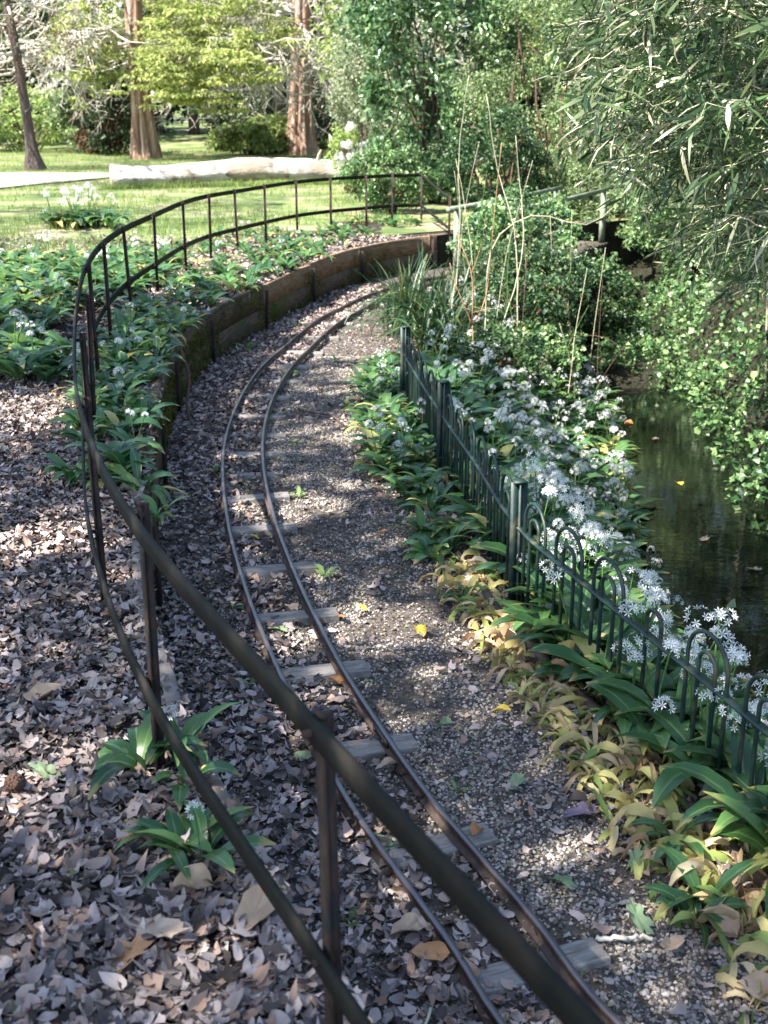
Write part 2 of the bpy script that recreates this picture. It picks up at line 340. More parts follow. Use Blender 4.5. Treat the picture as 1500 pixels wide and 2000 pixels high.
# ------------------------------------------------------------------ site plan (metres, camera stands at x=0 y=0 on the bank, bank level z=0)
WALL = np.array([(2.6, -3), (1.6, -.8), (.75, .6), (.0, 1.9), (-.54, 3.1), (-.69, 3.55), (-.99, 4.58), (-1.38, 6.94), (-1.62, 8.95),
                 (-1.61, 10.8), (-1.27, 12.8), (-.93, 14.4), (-.47, 16.0), (.1, 17.2), (.93, 18.2), (2.2, 19.2)])
RAILR = np.array([(2.5, .2), (1.5, 1.2), (.92, 1.95), (.58, 2.45), (.42, 2.85), (.16, 3.45), (-.03, 4.0), (-.2, 4.55), (-.42, 5.4), (-.63, 6.4), (-.79, 7.46),
                  (-.87, 8.4), (-.885, 9.4), (-.84, 10.4), (-.73, 11.3), (-.5, 12.8), (-.27, 13.7), (.1, 14.9), (.9, 16.3), (2.0, 17.4)])
HOOP = np.array([(1.85, 1.0), (1.27, 3.1), (.84, 4.51), (.63, 5.27), (.51, 6.34), (.38, 7.4), (.17, 9.4), (.05, 11.5)])
STL = np.array([(2.1, 0.), (1.85, 3), (1.72, 4.5), (1.7, 6.1), (1.8, 7.7), (1.98, 9.1), (2.12, 10.6), (2.4, 12.6), (2.55, 15), (3., 18), (4.2, 24), (5, 40)])  # stream left edge
STR = np.array([(4.6, 0.), (4.1, 4), (3.3, 6.1), (3.05, 7.3), (2.9, 8.7), (3.1, 10.3), (3.4, 12.4), (3.3, 14), (3.7, 18), (5.6, 24), (6.5, 40)])
Wc = crom(WALL, 200)
def fx(P, y):
    C = crom(P, 300); o = np.argsort(C[:, 1]); return np.interp(y, C[o, 1], C[o, 0])
def sstep(a, b, x): t = np.clip((x - a) / (b - a), 0, 1); return t * t * (3 - 2 * t)
def hgt(x, y, bank=None):
    x = np.asarray(x, float); y = np.asarray(y, float)
    w = np.where(y > 18.2, .93 + (y - 18.2) * 1.3, fx(WALL, np.minimum(y, 18.2))); hp = fx(HOOP, y); hp = np.where(y > 11.5, .05 + np.clip(y - 11.5, 0, 99) * .28, hp)
    sl, sr = fx(STL, y), fx(STR, y)
    lo = -.45 + .03 * (vnoise(np.stack([x, y], -1), 1.3, 3) - .5)
    lo = np.where(y > 18, lo + .45 * sstep(18, 21, y), lo)
    bk = lo + (-1.32 - lo) * sstep(0, 1, (x - hp - .15) / np.maximum(sl - hp - .15, .2)) ** 1.15
    st = -1.45
    rb = st + (1.5 + 0.9) * sstep(-.1, 2.2, x - sr) + np.clip(x - sr - 2, 0, 12) * .28
    rb = rb + .2 * (vnoise(np.stack([x, y], -1), .9, 5) - .5) * sstep(0, 1, x - sr)
    dam = sstep(12.7, 13.6, y) * (1 - sstep(15.5, 17, y)); st = st + dam * .42
    low = np.where(x < hp + .15, lo, np.where(x < sl, bk, np.where(x < sr, st, rb)))
    meadow = .03 * (vnoise(np.stack([x, y], -1), .8, 8) - .5) + np.clip(y - 56, 0, 60) * .05
    if bank is None: bank = x < w
    far = sstep(18.6, 22.5, y)     # beyond the bridge the ground closes up into the woodland floor
    low = low * (1 - far) + far * (meadow - .1 + np.clip(x - 5, 0, 30) * .1)
    return np.where(bank, meadow, low)

def grid_mesh(name, X, Y, Z, mat, kind='structure'):
    n, m = X.shape; V = np.stack([X, Y, Z], -1).reshape(-1, 3)
    i = np.arange(n - 1)[:, None] * m; j = np.arange(m - 1)[None]
    F = np.stack([i + j, i + j + 1, i + m + j + 1, i + m + j], -1).reshape(-1, 4)
    return obj(name, mesh(name, V, F, mat, True), kind=kind)

# bank and meadow sheet, its right edge follows the wall
ys = np.concatenate([np.linspace(-4, 18.2, 150), np.linspace(18.5, 60, 70), np.linspace(62, 260, 25)])
def wx(y): return np.where(y > 18.2, np.minimum(.93 + (y - 18.2) * 1.3, .93 + 60), fx(WALL, np.minimum(y, 18.2)))
t = np.linspace(0, 1, 90) ** 2.2
X = wx(ys)[:, None] - t[None] * (120 + wx(ys)[:, None]) ; Y = np.repeat(ys[:, None], 90, 1)
near_n = 64
Z = hgt(X, Y, True)
g = ys < 20
grid_mesh('bank_ground', X[ys < 23], Y[ys < 23], Z[ys < 23], M_soil)
k0 = np.argmax(ys >= 12.8)
grid_mesh('meadow', X[k0:] - np.array(.9) * (ys[k0:, None] < 20.5), Y[k0:], Z[k0:] + .006, M_meadow)
# track bed, stream banks and right hillside
t = np.concatenate([np.linspace(0, .11, 110)[:-1], np.linspace(.11, 1, 40)])
X = wx(np.minimum(ys, 24))[:, None] + .01 + t[None] * 60; Y = np.repeat(ys[:, None], len(t), 1)
zz = hgt(X, Y, False)
ob_low = grid_mesh('track_bed_ground', X, Y, zz, M_bed)
ob_low.data.materials.append(M_bank)
fc = np.empty(len(ob_low.data.polygons) * 3, dtype=np.float32); ob_low.data.polygons.foreach_get('center', fc); fc = fc.reshape(-1, 3)
hpx = fx(HOOP, fc[:, 1]); hpx = np.where(fc[:, 1] > 11.5, .05 + (fc[:, 1] - 11.5) * .28, hpx)
ob_low.data.polygons.foreach_set('material_index', (fc[:, 0] > hpx + .05).astype(np.int32))
# earth face closing the far end of the cutting
ya = ys[(ys > 18) & (ys < 25)]; na = len(ya); V = np.concatenate([np.stack([wx(ya) + .005, ya, np.full(na, .02)], 1), np.stack([wx(ya) + .1, ya, np.full(na, -1.7)], 1)])
i = np.arange(na - 1); obj('stream_bank', mesh('stream_bank', V, np.stack([i, i + na, i + na + 1, i + 1], 1), M_bank, True), kind='structure')
# water
yy = np.linspace(-2, 14.2, 60); V = np.concatenate([np.stack([fx(STL, yy) - .5, yy, np.full(60, -1.2)], 1), np.stack([fx(STR, yy) + .5, yy, np.full(60, -1.2)], 1)])
i = np.arange(59); obj('stream_water', mesh('stream_water', V, np.stack([i, i + 60, i + 61, i + 1], 1), M_water), kind='structure')
# dusty path across the meadow
pp = np.array([(-60, 24), (-20, 26), (-9.4, 28), (-8.2, 31.5), (-7.3, 34.2), (-6, 35.6), (-60, 39)])
obj('path', mesh('path', np.c_[pp, np.full(len(pp), .045)], np.arange(len(pp))[None], M_path), kind='structure')

# ------------------------------------------------------------------ leaf templates
def tri_fan_leaf(n=11, lob=.28, curl=.5, seed=0, rings=1):
    """a dry lobed leaf: elongated outline with rounded lobes, curled along and across"""
    r = np.random.default_rng(seed); th = np.linspace(0, 2 * np.pi, n, endpoint=False) + r.normal(0, .08, n)
    rad = .5 * (1 + lob * np.sin(th * (3 if n < 12 else 7) + r.uniform(0, 6)) + r.normal(0, lob * .35, n)) * (1 + .18 * np.cos(th))
    a, b, c = r.uniform(-.9, 1.3), r.uniform(.2, 2.2), r.uniform(-1.2, 1.2); nz = r.normal(0, .05, n)
    V, F = [[0, 0, 0]], []; i = np.arange(n); asp = r.uniform(.5, .8)
    for q in range(rings):
        k = (q + 1) / rings; x = rad * np.cos(th) * 1.2 * k; y = rad * np.sin(th) * asp * k
        V = np.vstack([V, np.c_[x, y, curl * (a * x**2 + b * y**2 + c * x * y + nz * k)]])
        if q == 0: F.append(np.stack([np.zeros(n, int), 1 + i, 1 + (i + 1) % n], 1))
        else:
            o = 1 + (q - 1) * n; F.append(np.stack([o + i, o + n + i, o + n + (i + 1) % n, o + (i + 1) % n], 1))
    return V, (F[0] if rings == 1 else F)
LITTER = [tri_fan_leaf(11 + s % 2, .2 if s % 3 else .07, .45 + .1 * s, s) for s in range(10)]
FANCY = [tri_fan_leaf(28, .2, .7, 40 + s, 3) for s in range(5)] + [tri_fan_leaf(20, .03, .9, 60 + s, 3) for s in range(4)]
def simple_leaf(w=.5, fold=.15, droop=.1):
    V = np.array([[0, 0, 0], [.4, w / 2, fold], [1, 0, -droop], [.4, -w / 2, fold], [.5, 0, 0]])
    return V, np.array([[0, 4, 1], [1, 4, 2], [2, 4, 3], [3, 4, 0]])
def flat_leaf(w=.5, fold=.12, droop=.1):
    V = np.array([[0, 0, 0], [.45, w / 2, fold], [1, 0, -droop], [.45, -w / 2, fold]]); return V, np.array([[0, 2, 1], [0, 3, 2]])
SHRUB = [flat_leaf(.5, .1, .1), flat_leaf(.6, .2, .05), flat_leaf(.4, .05, .2)]
LAUREL = [simple_leaf(.42, .08, .12), simple_leaf(.36, .12, .2), simple_leaf(.48, .06, .05)]
def ivy_leaf(s):
    r = np.random.default_rng(s); th = np.radians([180, 130, 95, 60, 30, 0, -30, -60, -95, -130]); rad = np.array([.3, .5, .42, .52, .4, .62, .4, .52, .42, .5]) * r.uniform(.85, 1.1, 10)
    V = np.vstack([[0, 0, .05], np.c_[rad * np.cos(th), rad * np.sin(th), r.normal(0, .05, 10) - .1 * rad]]); i = np.arange(10)
    return V, np.stack([np.zeros(10, int), 1 + (i + 1) % 10, 1 + i], 1)
IVY = [ivy_leaf(s) for s in range(4)]
IVYS = [simple_leaf(.8, .1, .12), simple_leaf(.95, -.08, .2), simple_leaf(.7, .15, .05)]
def lance(w, droop, seg=3):
    u = np.linspace(0, 1, seg + 1); prof = np.sin(np.pi * np.clip(u * .96 + .04, 0, 1) ** .75) * w / 2; prof[-1] = 0
    z = -droop * u**2; V = np.concatenate([np.stack([u, prof, z + .02], 1), np.stack([u, -prof, z + .02], 1)]); i = np.arange(seg)
    return V, np.stack([i, i + seg + 1, i + seg + 2, i + 1], 1)
BAMB2 = [lance(.12, .12, 2), lance(.1, .35, 2), lance(.13, .05, 2), lance(.1, .55, 2)]
BAMB = [lance(.13, .15), lance(.11, .35), lance(.14, .05), lance(.1, .6, 4)]
def ribbon(L, w, a0, a1, n=7, fold=.25, twist=0, pet=.22, wave=0, side=0):
    """an arching strap leaf grown from the origin towards +x"""
    u = np.linspace(0, 1, n + 1); a = a0 + (a1 - a0) * u**1.2; ds = L / n
    x = np.concatenate([[0], np.cumsum(np.cos((a[1:] + a[:-1]) / 2) * ds)]); z = np.concatenate([[0], np.cumsum(np.sin((a[1:] + a[:-1]) / 2) * ds)])
    wd = np.where(u < pet, .14 + .2 * u / pet, np.sin(np.pi * np.clip((u - pet) / (1 - pet) * .86 + .13, 0, 1)) ** .8); wd = np.maximum(wd, .04) * w / 2; wd[-1] = .002
    y0 = side * u**2 * L
    tw = twist * u; nx, nz = -np.sin(a), np.cos(a)
    out = []
    for s in (-1, 0, 1):
        f = fold * wd * abs(s) + wave * wd * np.sin(u * 14 + s * 1.5)
        dy = s * wd * np.cos(tw); dn = s * wd * np.sin(tw) + f
        out.append(np.stack([x + nx * dn, y0 + dy, z + nz * dn], 1))
    V = np.stack(out, 1).reshape(-1, 3); i = np.arange(n)[:, None] * 3; j = np.arange(2)[None]
    return V, np.stack([i + j, i + j + 1, i + j + 4, i + j + 3], -1).reshape(-1, 4)

# ------------------------------------------------------------------ miniature railway
S_R = arclen(crom(RAILR, 600)); CR = crom(RAILR, 600); Ltot = S_R[-1]
def rail_at(s): return np.stack([np.interp(s, S_R, CR[:, 0]), np.interp(s, S_R, CR[:, 1])], 1)
def track_frame(s):
    s = np.atleast_1d(s); p = rail_at(s); t = rail_at(s + .05) - rail_at(s - .05); t /= np.linalg.norm(t, axis=1)[:, None] + 1e-9
    return p, t, np.stack([t[:, 1], -t[:, 0]], 1)      # point, tangent, right-hand side
GAUGE = .262
track = thing('railway_track', 'narrow miniature railway line curving between the mossy plank wall and green hoop fence', 'railway track')
prof = [(-.02, 0), (.02, 0), (.02, .005), (.005, .008), (.005, .03), (.0105, .034), (.0105, .042), (.0085, .045), (-.0085, .045), (-.0105, .042), (-.0105, .034), (-.005, .03), (-.005, .008), (-.02, .005)]
ss = np.linspace(.1, Ltot - .1, 260); p, tg, rt = track_frame(ss)
for off, lab in ((0, None), (-GAUGE, None)):
    q = p + rt * off; P3 = np.c_[q, np.full(len(q), -.425) + .004 * np.sin(ss * 2.1 + off * 9)]
    v, f = sweep(P3, prof); r = obj('rail', mesh('rail', v, f, M_rail), track)
    for sj in ((4.55, 10.4) if off == 0 else (6.2, 12.3)):   # joints with fishplates and bolts
        pj, tj, rj = track_frame(sj); yaw = math.atan2(tj[0, 1], tj[0, 0])
        for sd in (-1, 1):
            c = pj[0] + rj[0] * (off + sd * .011); b = MB(); b.add(*box(c[0], c[1], -.403, .16, .007, .024, yaw))
            for k in (-.05, .05): b.add(*box(c[0] + tj[0, 0] * k + rj[0, 0] * sd * .006, c[1] + tj[0, 1] * k + rj[0, 1] * sd * .006, -.403, .014, .008, .014, yaw))
            obj('fishplate', b.mesh('fishplate', M_rail), r)
sy = [1.9, 2.3, 2.73, 3.3, 3.91, 4.55, 5.11, 5.71, 6.31, 6.87, 7.35, 7.81, 8.3, 8.86, 9.5, 10.15, 10.74, 11.4, 12.2, 13.05, 13.7, 14.4, 15.1, 15.8]
slp_pts = []
for k, y0 in enumerate(sy):
    s0 = np.interp(y0 - (.02 if y0 < 6 else 0), CR[:, 1], S_R); pj, tj, rj = track_frame(s0)
    lo, hi = -GAUGE - .02 - .03 * random.random(), .11 + .05 * random.random()
    if k % 3 == 1: lo = -GAUGE + .02
    yaw = math.atan2(rj[0, 1], rj[0, 0]) + random.gauss(0, .05); c = pj[0] + rj[0] * (lo + hi) / 2
    w = .105 if y0 < 7 else .09
    slp_pts.append((c[0], c[1], yaw, (hi - lo) / 2, w / 2))
    v, f = box(0, 0, 0, hi - lo, w, .07, 0, .002)
    o = obj('sleeper', mesh('sleeper', v, f, M_sleeper), track, (c[0], c[1], -.461 + random.gauss(0, .003)), (random.gauss(0, .03), random.gauss(0, .01), yaw))
    bv = o.modifiers.new('bevel', 'BEVEL'); bv.width = .005; bv.segments = 2

# ------------------------------------------------------------------ strap iron fence on the bank
FT = np.array([(.53, .56), (.27, 1.1), (-.12, 1.82), (-.67, 2.97), (-1.1, 4.19), (-1.44, 5.5), (-1.72, 6.71), (-2.01, 8.09), (-2.21, 9.42), (-2.32, 10.8), (-2.34, 12.2), (-2.3, 13.8),
               (-2.18, 15.0), (-1.96, 16.0), (-1.68, 17.0), (-1.31, 18.0), (-.84, 18.8), (-.3, 19.5), (.11, 20.0), (.61, 20.2)])
fence = thing('strap_iron_fence', 'long rusty iron fence with two flat straps curving along the bank above the railway', 'fence')
FS = np.r_[0, 2:len(FT)]; Fc = crom(FT[[0, 2] + list(range(3, len(FT)))], 400)
for zc, nm in ((.78, 'top_rail'), (.3, 'middle_rail')):
    zz = np.full(len(Fc), zc) + .006 * np.sin(np.linspace(0, 30, len(Fc)))
    v, f = sweep(np.c_[Fc, zz], [(-.006, -.026), (.006, -.026), (.006, .022), (.004, .026), (-.006, .026)]); obj(nm, mesh(nm, v, f, M_strap), fence)
for zc, zd, nm in ((.78, .55, 'brace_strap'), (.3, .12, 'brace_strap')):
    P3 = np.linspace([.61, 20.17, zc], [.95, 18.2, zd], 6); v, f = sweep(P3, [(-.005, -.022), (.005, -.022), (.005, .022), (-.005, .022)]); obj(nm, mesh(nm, v, f, M_strap), fence)
pts = FT[[2] + list(range(3, len(FT)))].tolist() + [[.95, 18.2], [.53, .56]]
for k, (x, y) in enumerate(pts):
    top = .812 if k < len(pts) - 2 else (.59 if k == len(pts) - 2 else .81)
    d = Fc[np.argmin(np.hypot(Fc[:, 0] - x, Fc[:, 1] - y)) - 1] - Fc[max(0, np.argmin(np.hypot(Fc[:, 0] - x, Fc[:, 1] - y)) - 4)]; yaw = math.atan2(d[1], d[0])
    cx, cy = x + math.sin(yaw) * .022, y - math.cos(yaw) * .022      # the post stands on the track side of the straps
    b = MB(); H = top + .25; zc = top - H / 2
    b.add(*box(0, 0, zc, .034, .006, H)); b.add(*box(0, -.0145, zc, .006, .023, H))
    b.add(*box(0, 0, top + .002, .04, .012, .006))
    o = obj('post', b.mesh('post', M_iron), fence, (cx, cy, 0), (random.gauss(0, .012), random.gauss(0, .012), yaw))
    if top > .7:
        for zb in (.78, .3):
            v, f = tube([[0, -.012, zb], [0, .03, zb]], .008, 6); obj('bolt', mesh('bolt', v, f, M_iron), o)

# ------------------------------------------------------------------ plank retaining wall
wall = thing('plank_retaining_wall', 'mossy wooden plank wall holding back the bank along the railway curve', 'retaining wall')
WC = crom(WALL, 800); WS = arclen(WC)
s_at = lambda y: np.interp(y, WC[:, 1], WS)
segs = np.arange(s_at(1.6), s_at(18.2), 1.9)
for k, s0 in enumerate(segs):
    s1 = min(s0 + 1.9, s_at(18.2)); 
    for c, (z0, z1) in enumerate(((-.5, -.215), (-.21, .025))):
        off = (.0 if c else .006) + random.gauss(0, .003)
        s = np.linspace(s0 + .004 + c * .0, s1 - .004, 9)
        P = np.stack([np.interp(s, WS, WC[:, 0]), np.interp(s, WS, WC[:, 1])], 1)
        zt = z1 + random.gauss(0, .006)
        v, f = sweep(np.c_[P, np.zeros(9)], [(off - .05, z0), (off, z0), (off, zt - .006), (off - .006, zt), (off - .05, zt)])
        o = obj('plank', mesh('plank', v, f, M_plank_clean if (k >= len(segs) - 4 and c) else M_plank), wall)
        if k < 2 and c: o.data.materials.clear(); o.data.materials.append(M_board)
    P = np.array([np.interp(s0, WS, WC[:, 0]), np.interp(s0, WS, WC[:, 1])]); Q = np.array([np.interp(s0 + .1, WS, WC[:, 0]), np.interp(s0 + .1, WS, WC[:, 1])])
    d = (Q - P) / np.linalg.norm(Q - P); yaw = math.atan2(d[1], d[0]); c = P + np.array([d[1], -d[0]]) * .03
    b = MB(); b.add(*box(0, 0, 0, .035, .006, .5)); b.add(*box(0, -.015, 0, .006, .024, .5)); 
    if k > 1: obj('stake', b.mesh('stake', M_iron), wall, (c[0], c[1], -.27), (random.gauss(0, .02), random.gauss(0, .03), yaw))
# moss tufts clinging to the wall
n = 9000; s = rng.uniform(s_at(7), s_at(17.5), n); z = -.48 + .44 * rng.random(n) ** 1.5
P = np.stack([np.interp(s, WS, WC[:, 0]), np.interp(s, WS, WC[:, 1])], 1); T = np.gradient(WC, axis=0); T = np.stack([np.interp(s, WS, T[:, 0]), np.interp(s, WS, T[:, 1])], 1); T /= np.linalg.norm(T, axis=1)[:, None]
Nn = np.stack([T[:, 1], -T[:, 0]], 1); keep = vnoise(np.stack([s, z * 3], 1), 1.6, 4) > .5
pos = np.c_[P + Nn * .008, z][keep]; yaw = np.arctan2(Nn[keep, 1], Nn[keep, 0]) + rng.normal(0, .8, keep.sum())
M_moss = leaf_mat('moss', [(.05, .06, .01), (.09, .1, .02), (.15, .14, .03)], .9, .1, .1, .3, 5)
scatter('moss', [flat_leaf(.7, .1, .3)], pos, rotm(yaw, rng.normal(-.3, .5, keep.sum()), 0), rng.uniform(.012, .03, keep.sum()), M_moss, parent=wall, kind='stuff')

# ------------------------------------------------------------------ hoop-top fence by the stream
hoopf = thing('hoop_top_fence', 'low dark green hoop-topped iron fence between the railway and the stream', 'fence')
HC = crom(HOOP, 800); HS = arclen(HC)
hat = lambda s: np.stack([np.interp(s, HS, HC[:, 0]), np.interp(s, HS, HC[:, 1])], 1)
ys_posts = [1.0, 3.1, 5.27, 7.4, 9.4]
ps = [np.interp(y, HC[:, 1], HS) for y in ys_posts]
for a, b in zip(ps[:-1], ps[1:]):
    q = hat(np.linspace(a + .03, b - .03, 14)); v, f = sweep(np.c_[q, np.full(14, -.055)], [(-.017, -.004), (.017, -.004), (.017, .004), (-.017, .004)])
    obj('rail', mesh('rail', v, f, M_green_iron), hoopf)
    nper = 6; per = (b - a - .1) / nper
    for k in range(nper):
        c = a + .05 + per * (k + .5)
        for wd, ht in ((.25 if b < ps[2] + .1 else .24, .0), (.105, -.075)):
            if (k == 2 and a == ps[1] and wd > .2): continue
            r_ = wd / 2; q = hat(np.array([c - r_, c + r_])); m = (q[0] + q[1]) / 2; u = (q[1] - q[0]) / np.linalg.norm(q[1] - q[0])
            zt = .125 + ht + random.gauss(0, .004); th = np.linspace(np.pi, 0, 11); zb = -.62
            L = [[*(m - u * r_), zb]] + [[*(m + u * r_ * math.cos(a_)), zt - r_ * .9 + r_ * .9 * math.sin(a_)] for a_ in th] + [[*(m + u * r_), zb]]
            L = [np.array(x_, float) for x_ in L]; L.insert(1, np.array([*(m - u * r_), -.055])); L.insert(-1, np.array([*(m + u * r_), -.055]))
            v, f = tube(np.array(L), .0082, 6, ref=(-u[1], u[0], 0)); obj('hoop', mesh('hoop', v, f, M_green_iron, True), hoopf)
for k, s in enumerate(ps):
    q = hat(np.array([s, s + .1])); yaw = math.atan2(q[1, 1] - q[0, 1], q[1, 0] - q[0, 0])
    b = MB(); b.add(*box(0, 0, -.25, .055, .008, .82)); b.add(*box(0, .022, -.25, .008, .036, .82)); b.add(*box(0, -.022, -.25, .008, .036, .82)); b.add(*box(0, 0, .163, .06, .06, .01))
    obj('post', b.mesh('post', M_green_iron), hoopf, (q[0, 0], q[0, 1], 0), (random.gauss(0, .015), random.gauss(0, .015), yaw))
# timber edging under it
edge = thing('timber_edging', 'damp brown edging board half buried below the hoop fence', 'edging')
es = [(1.0, 2.6), (2.6, 4.3), (4.3, 5.4)]
for a, b in es:
    y = np.linspace(a + .01, b - .01, 8); x = fx(HOOP, y) - .13; v, f = sweep(np.c_[x, y, np.zeros(8)], [(-.018, -.6), (.018, -.6), (.018, -.405), (-.018, -.405)])
    obj('board', mesh('board', v, f, M_board_dark), edge)

# ------------------------------------------------------------------ leaf litter and gravel
def in_poly(P, poly):
    x, y = P[:, 0], P[:, 1]; ins = np.zeros(len(P), bool); j = len(poly) - 1
    for i in range(len(poly)):
        xi, yi = poly[i]; xj, yj = poly[j]
        c = ((yi > y) != (yj > y)) & (x < (xj - xi) * (y - yi) / (yj - yi + 1e-12) + xi); ins ^= c; j = i
    return ins
def rail_dist(P):
    s = np.interp(P[:, 1], CR[:, 1], CR[:, 0]); return (P[:, 0] - s)     # signed, right positive
def on_sleeper(P, grow=0.):
    m = np.zeros(len(P), bool)
    for (cx, cy, yaw, a, b) in slp_pts:
        dx, dy = P[:, 0] - cx, P[:, 1] - cy; u = dx * math.cos(yaw) + dy * math.sin(yaw); v = -dx * math.sin(yaw) + dy * math.cos(yaw)
        m |= (abs(u) < a + grow) & (abs(v) < b + grow)
    return m
def ground_leaves(name, n, x0, x1, y0, y1, dens, size, mat, bank, kind='stuff', ypow=1.0):
    P = np.c_[rng.uniform(x0, x1, n), y0 + (y1 - y0) * rng.random(n) ** ypow]
    P = P[rng.random(n) < dens(P)]; m = len(P)
    z = hgt(P[:, 0], P[:, 1], bank) + rng.random(m) * .028 + .004
    sz = rng.uniform(size[0], size[1], m) * rng.choice([1, 1, .8, 1.25], m)
    sz = sz * np.interp(P[:, 1], [1.5, 4], [1.3, 1.]) if bank else sz
    M = rotm(rng.uniform(0, 6.28, m), rng.normal(0, .27, m), rng.normal(0, .33, m))
    return scatter(name, LITTER, np.c_[P, z], M, sz, mat, kind=kind)
def dens_bank(P):
    w = fx(WALL, np.minimum(P[:, 1], 18.2)); ok = (P[:, 0] < w + .01) & (P[:, 0] > -.42 * P[:, 1] - .5)
    return ok * np.clip(1 - .6 * sstep(8, 13, P[:, 1]), 0, 1)
ground_leaves('leaf_litter', 104000, -4.2, .8, 1.0, 8.5, dens_bank, (.017, .041), M_litter, True, ypow=1.3)
ground_leaves('leaf_litter', 26000, -6.5, .8, 8.5, 18, lambda P: (P[:, 0] < fx(WALL, np.minimum(P[:, 1], 18.2)) - .03) * (P[:, 0] > -.36 * P[:, 1] - .5) * (.3 + .7 * (P[:, 0] > -2.6)), (.035, .065), M_litter, True)
def dens_bed(P):
    w = fx(WALL, np.minimum(P[:, 1], 18.2)); d = rail_dist(P); e = fx(HOOP, P[:, 1])
    a = np.where(d < -GAUGE * .5, .95, np.where(d < .02, .42, .06 + .16 * sstep(.35, .9, d)))
    a = a * np.where(vnoise(P, 2.2, 2) > .35, 1, .6)
    a = np.where(on_sleeper(P, .0) & (d > -GAUGE), a * .2, a)
    return a * ((P[:, 0] > w + .02) & (P[:, 0] < np.where(P[:, 1] < 9.4, e, .3 + (P[:, 1] - 9.4) * .2)))
ground_leaves('leaf_litter', 72000, -1.8, 1.6, 1.6, 16, dens_bed, (.02, .045), M_litter, False, ypow=1.1)
# crumbs: broken bits of leaf, twig and husk over everything
def crumbs(n, x0, x1, y0, y1, dens, bank, size=(.007, .02)):
    P = np.c_[rng.uniform(x0, x1, n), y0 + (y1 - y0) * rng.random(n) ** 1.5]; P = P[rng.random(n) < dens(P)]; m = len(P)
    scatter('leaf_litter', [flat_leaf(.9, .2, .2), flat_leaf(.5, -.2, .1), flat_leaf(.15, .05, -.2)], np.c_[P, hgt(P[:, 0], P[:, 1], bank) + .004 + rng.random(m) * (.03 if bank else .008)], rotm(rng.uniform(0, 6.28, m), rng.normal(0, .3, m), rng.normal(0, .4, m)), rng.uniform(*size, m), M_crumb, kind='stuff')
M_crumb = leaf_mat('leaf_crumbs', [(.05, .043, .04), (.14, .12, .11), (.28, .25, .235), (.46, .41, .38), (.34, .25, .17), (.14, .18, .07)], .8, .05, .3, .2, 6)
ground_leaves('leaf_litter', 42000, -6.0, -.8, .8, 8.5, lambda P: .8 * ((P[:, 0] <= -.42 * P[:, 1] - .5) & (P[:, 0] > -.42 * P[:, 1] - 1.7)), (.03, .055), M_litter, True)
crumbs(45000, -4.2, .8, 1.2, 9, dens_bank, True, (.01, .026))
crumbs(120000, -1.8, 1.5, 1.8, 13, lambda P: .9 * ((P[:, 0] > fx(WALL, np.minimum(P[:, 1], 18.2)) + .02) & (P[:, 0] < np.where(P[:, 1] < 9.4, fx(HOOP, P[:, 1]), .4))) * np.where(on_sleeper(P), .25, 1), False)
# pebbles
ico_v = np.array([[0, 0, 1], [.894, 0, .447], [.276, .851, .447], [-.724, .526, .447], [-.724, -.526, .447], [.276, -.851, .447],
                  [.724, .526, -.447], [-.276, .851, -.447], [-.894, 0, -.447], [-.276, -.851, -.447], [.724, -.526, -.447], [0, 0, -1]])
ico_f = np.array([[0, 1, 2], [0, 2, 3], [0, 3, 4], [0, 4, 5], [0, 5, 1], [1, 6, 2], [2, 7, 3], [3, 8, 4], [4, 9, 5], [5, 10, 1], [2, 6, 7], [3, 7, 8], [4, 8, 9], [5, 9, 10], [1, 10, 6]])
PEB = [(ico_v * np.array([1, r.uniform(.6, .9), r.uniform(.45, .7)]) * r.uniform(.88, 1.12, (12, 1)), ico_f) for r in [np.random.default_rng(k) for k in range(6)]]
n = 105000; P = np.c_[rng.uniform(-1.2, 1.4, n), 1.8 + 9.5 * rng.random(n) ** 1.7]
d = rail_dist(P); patch = vnoise(P, 2.6, 6) * .6 + vnoise(P, 7, 7) * .4
dn = np.where(d < -GAUGE, .12, np.where(d < 0, .4, 1.0)) * sstep(.28, .5, patch) * (P[:, 0] < np.where(P[:, 1] < 9.4, fx(HOOP, P[:, 1]) - .2, .1 + (P[:, 1] - 9.4) * .2)) * (P[:, 0] > fx(WALL, P[:, 1]) + .1) * (~on_sleeper(P, .005))
P = P[rng.random(n) < dn]; m = len(P)
scatter('gravel', PEB, np.c_[P, hgt(P[:, 0], P[:, 1], False) + .002], rotm(rng.uniform(0, 6.28, m), rng.normal(0, .3, m), rng.normal(0, .3, m)), rng.uniform(.004, .009, m) * rng.choice([1, 1, 1, 1.35], m), M_gravel, kind='stuff', smooth=True)

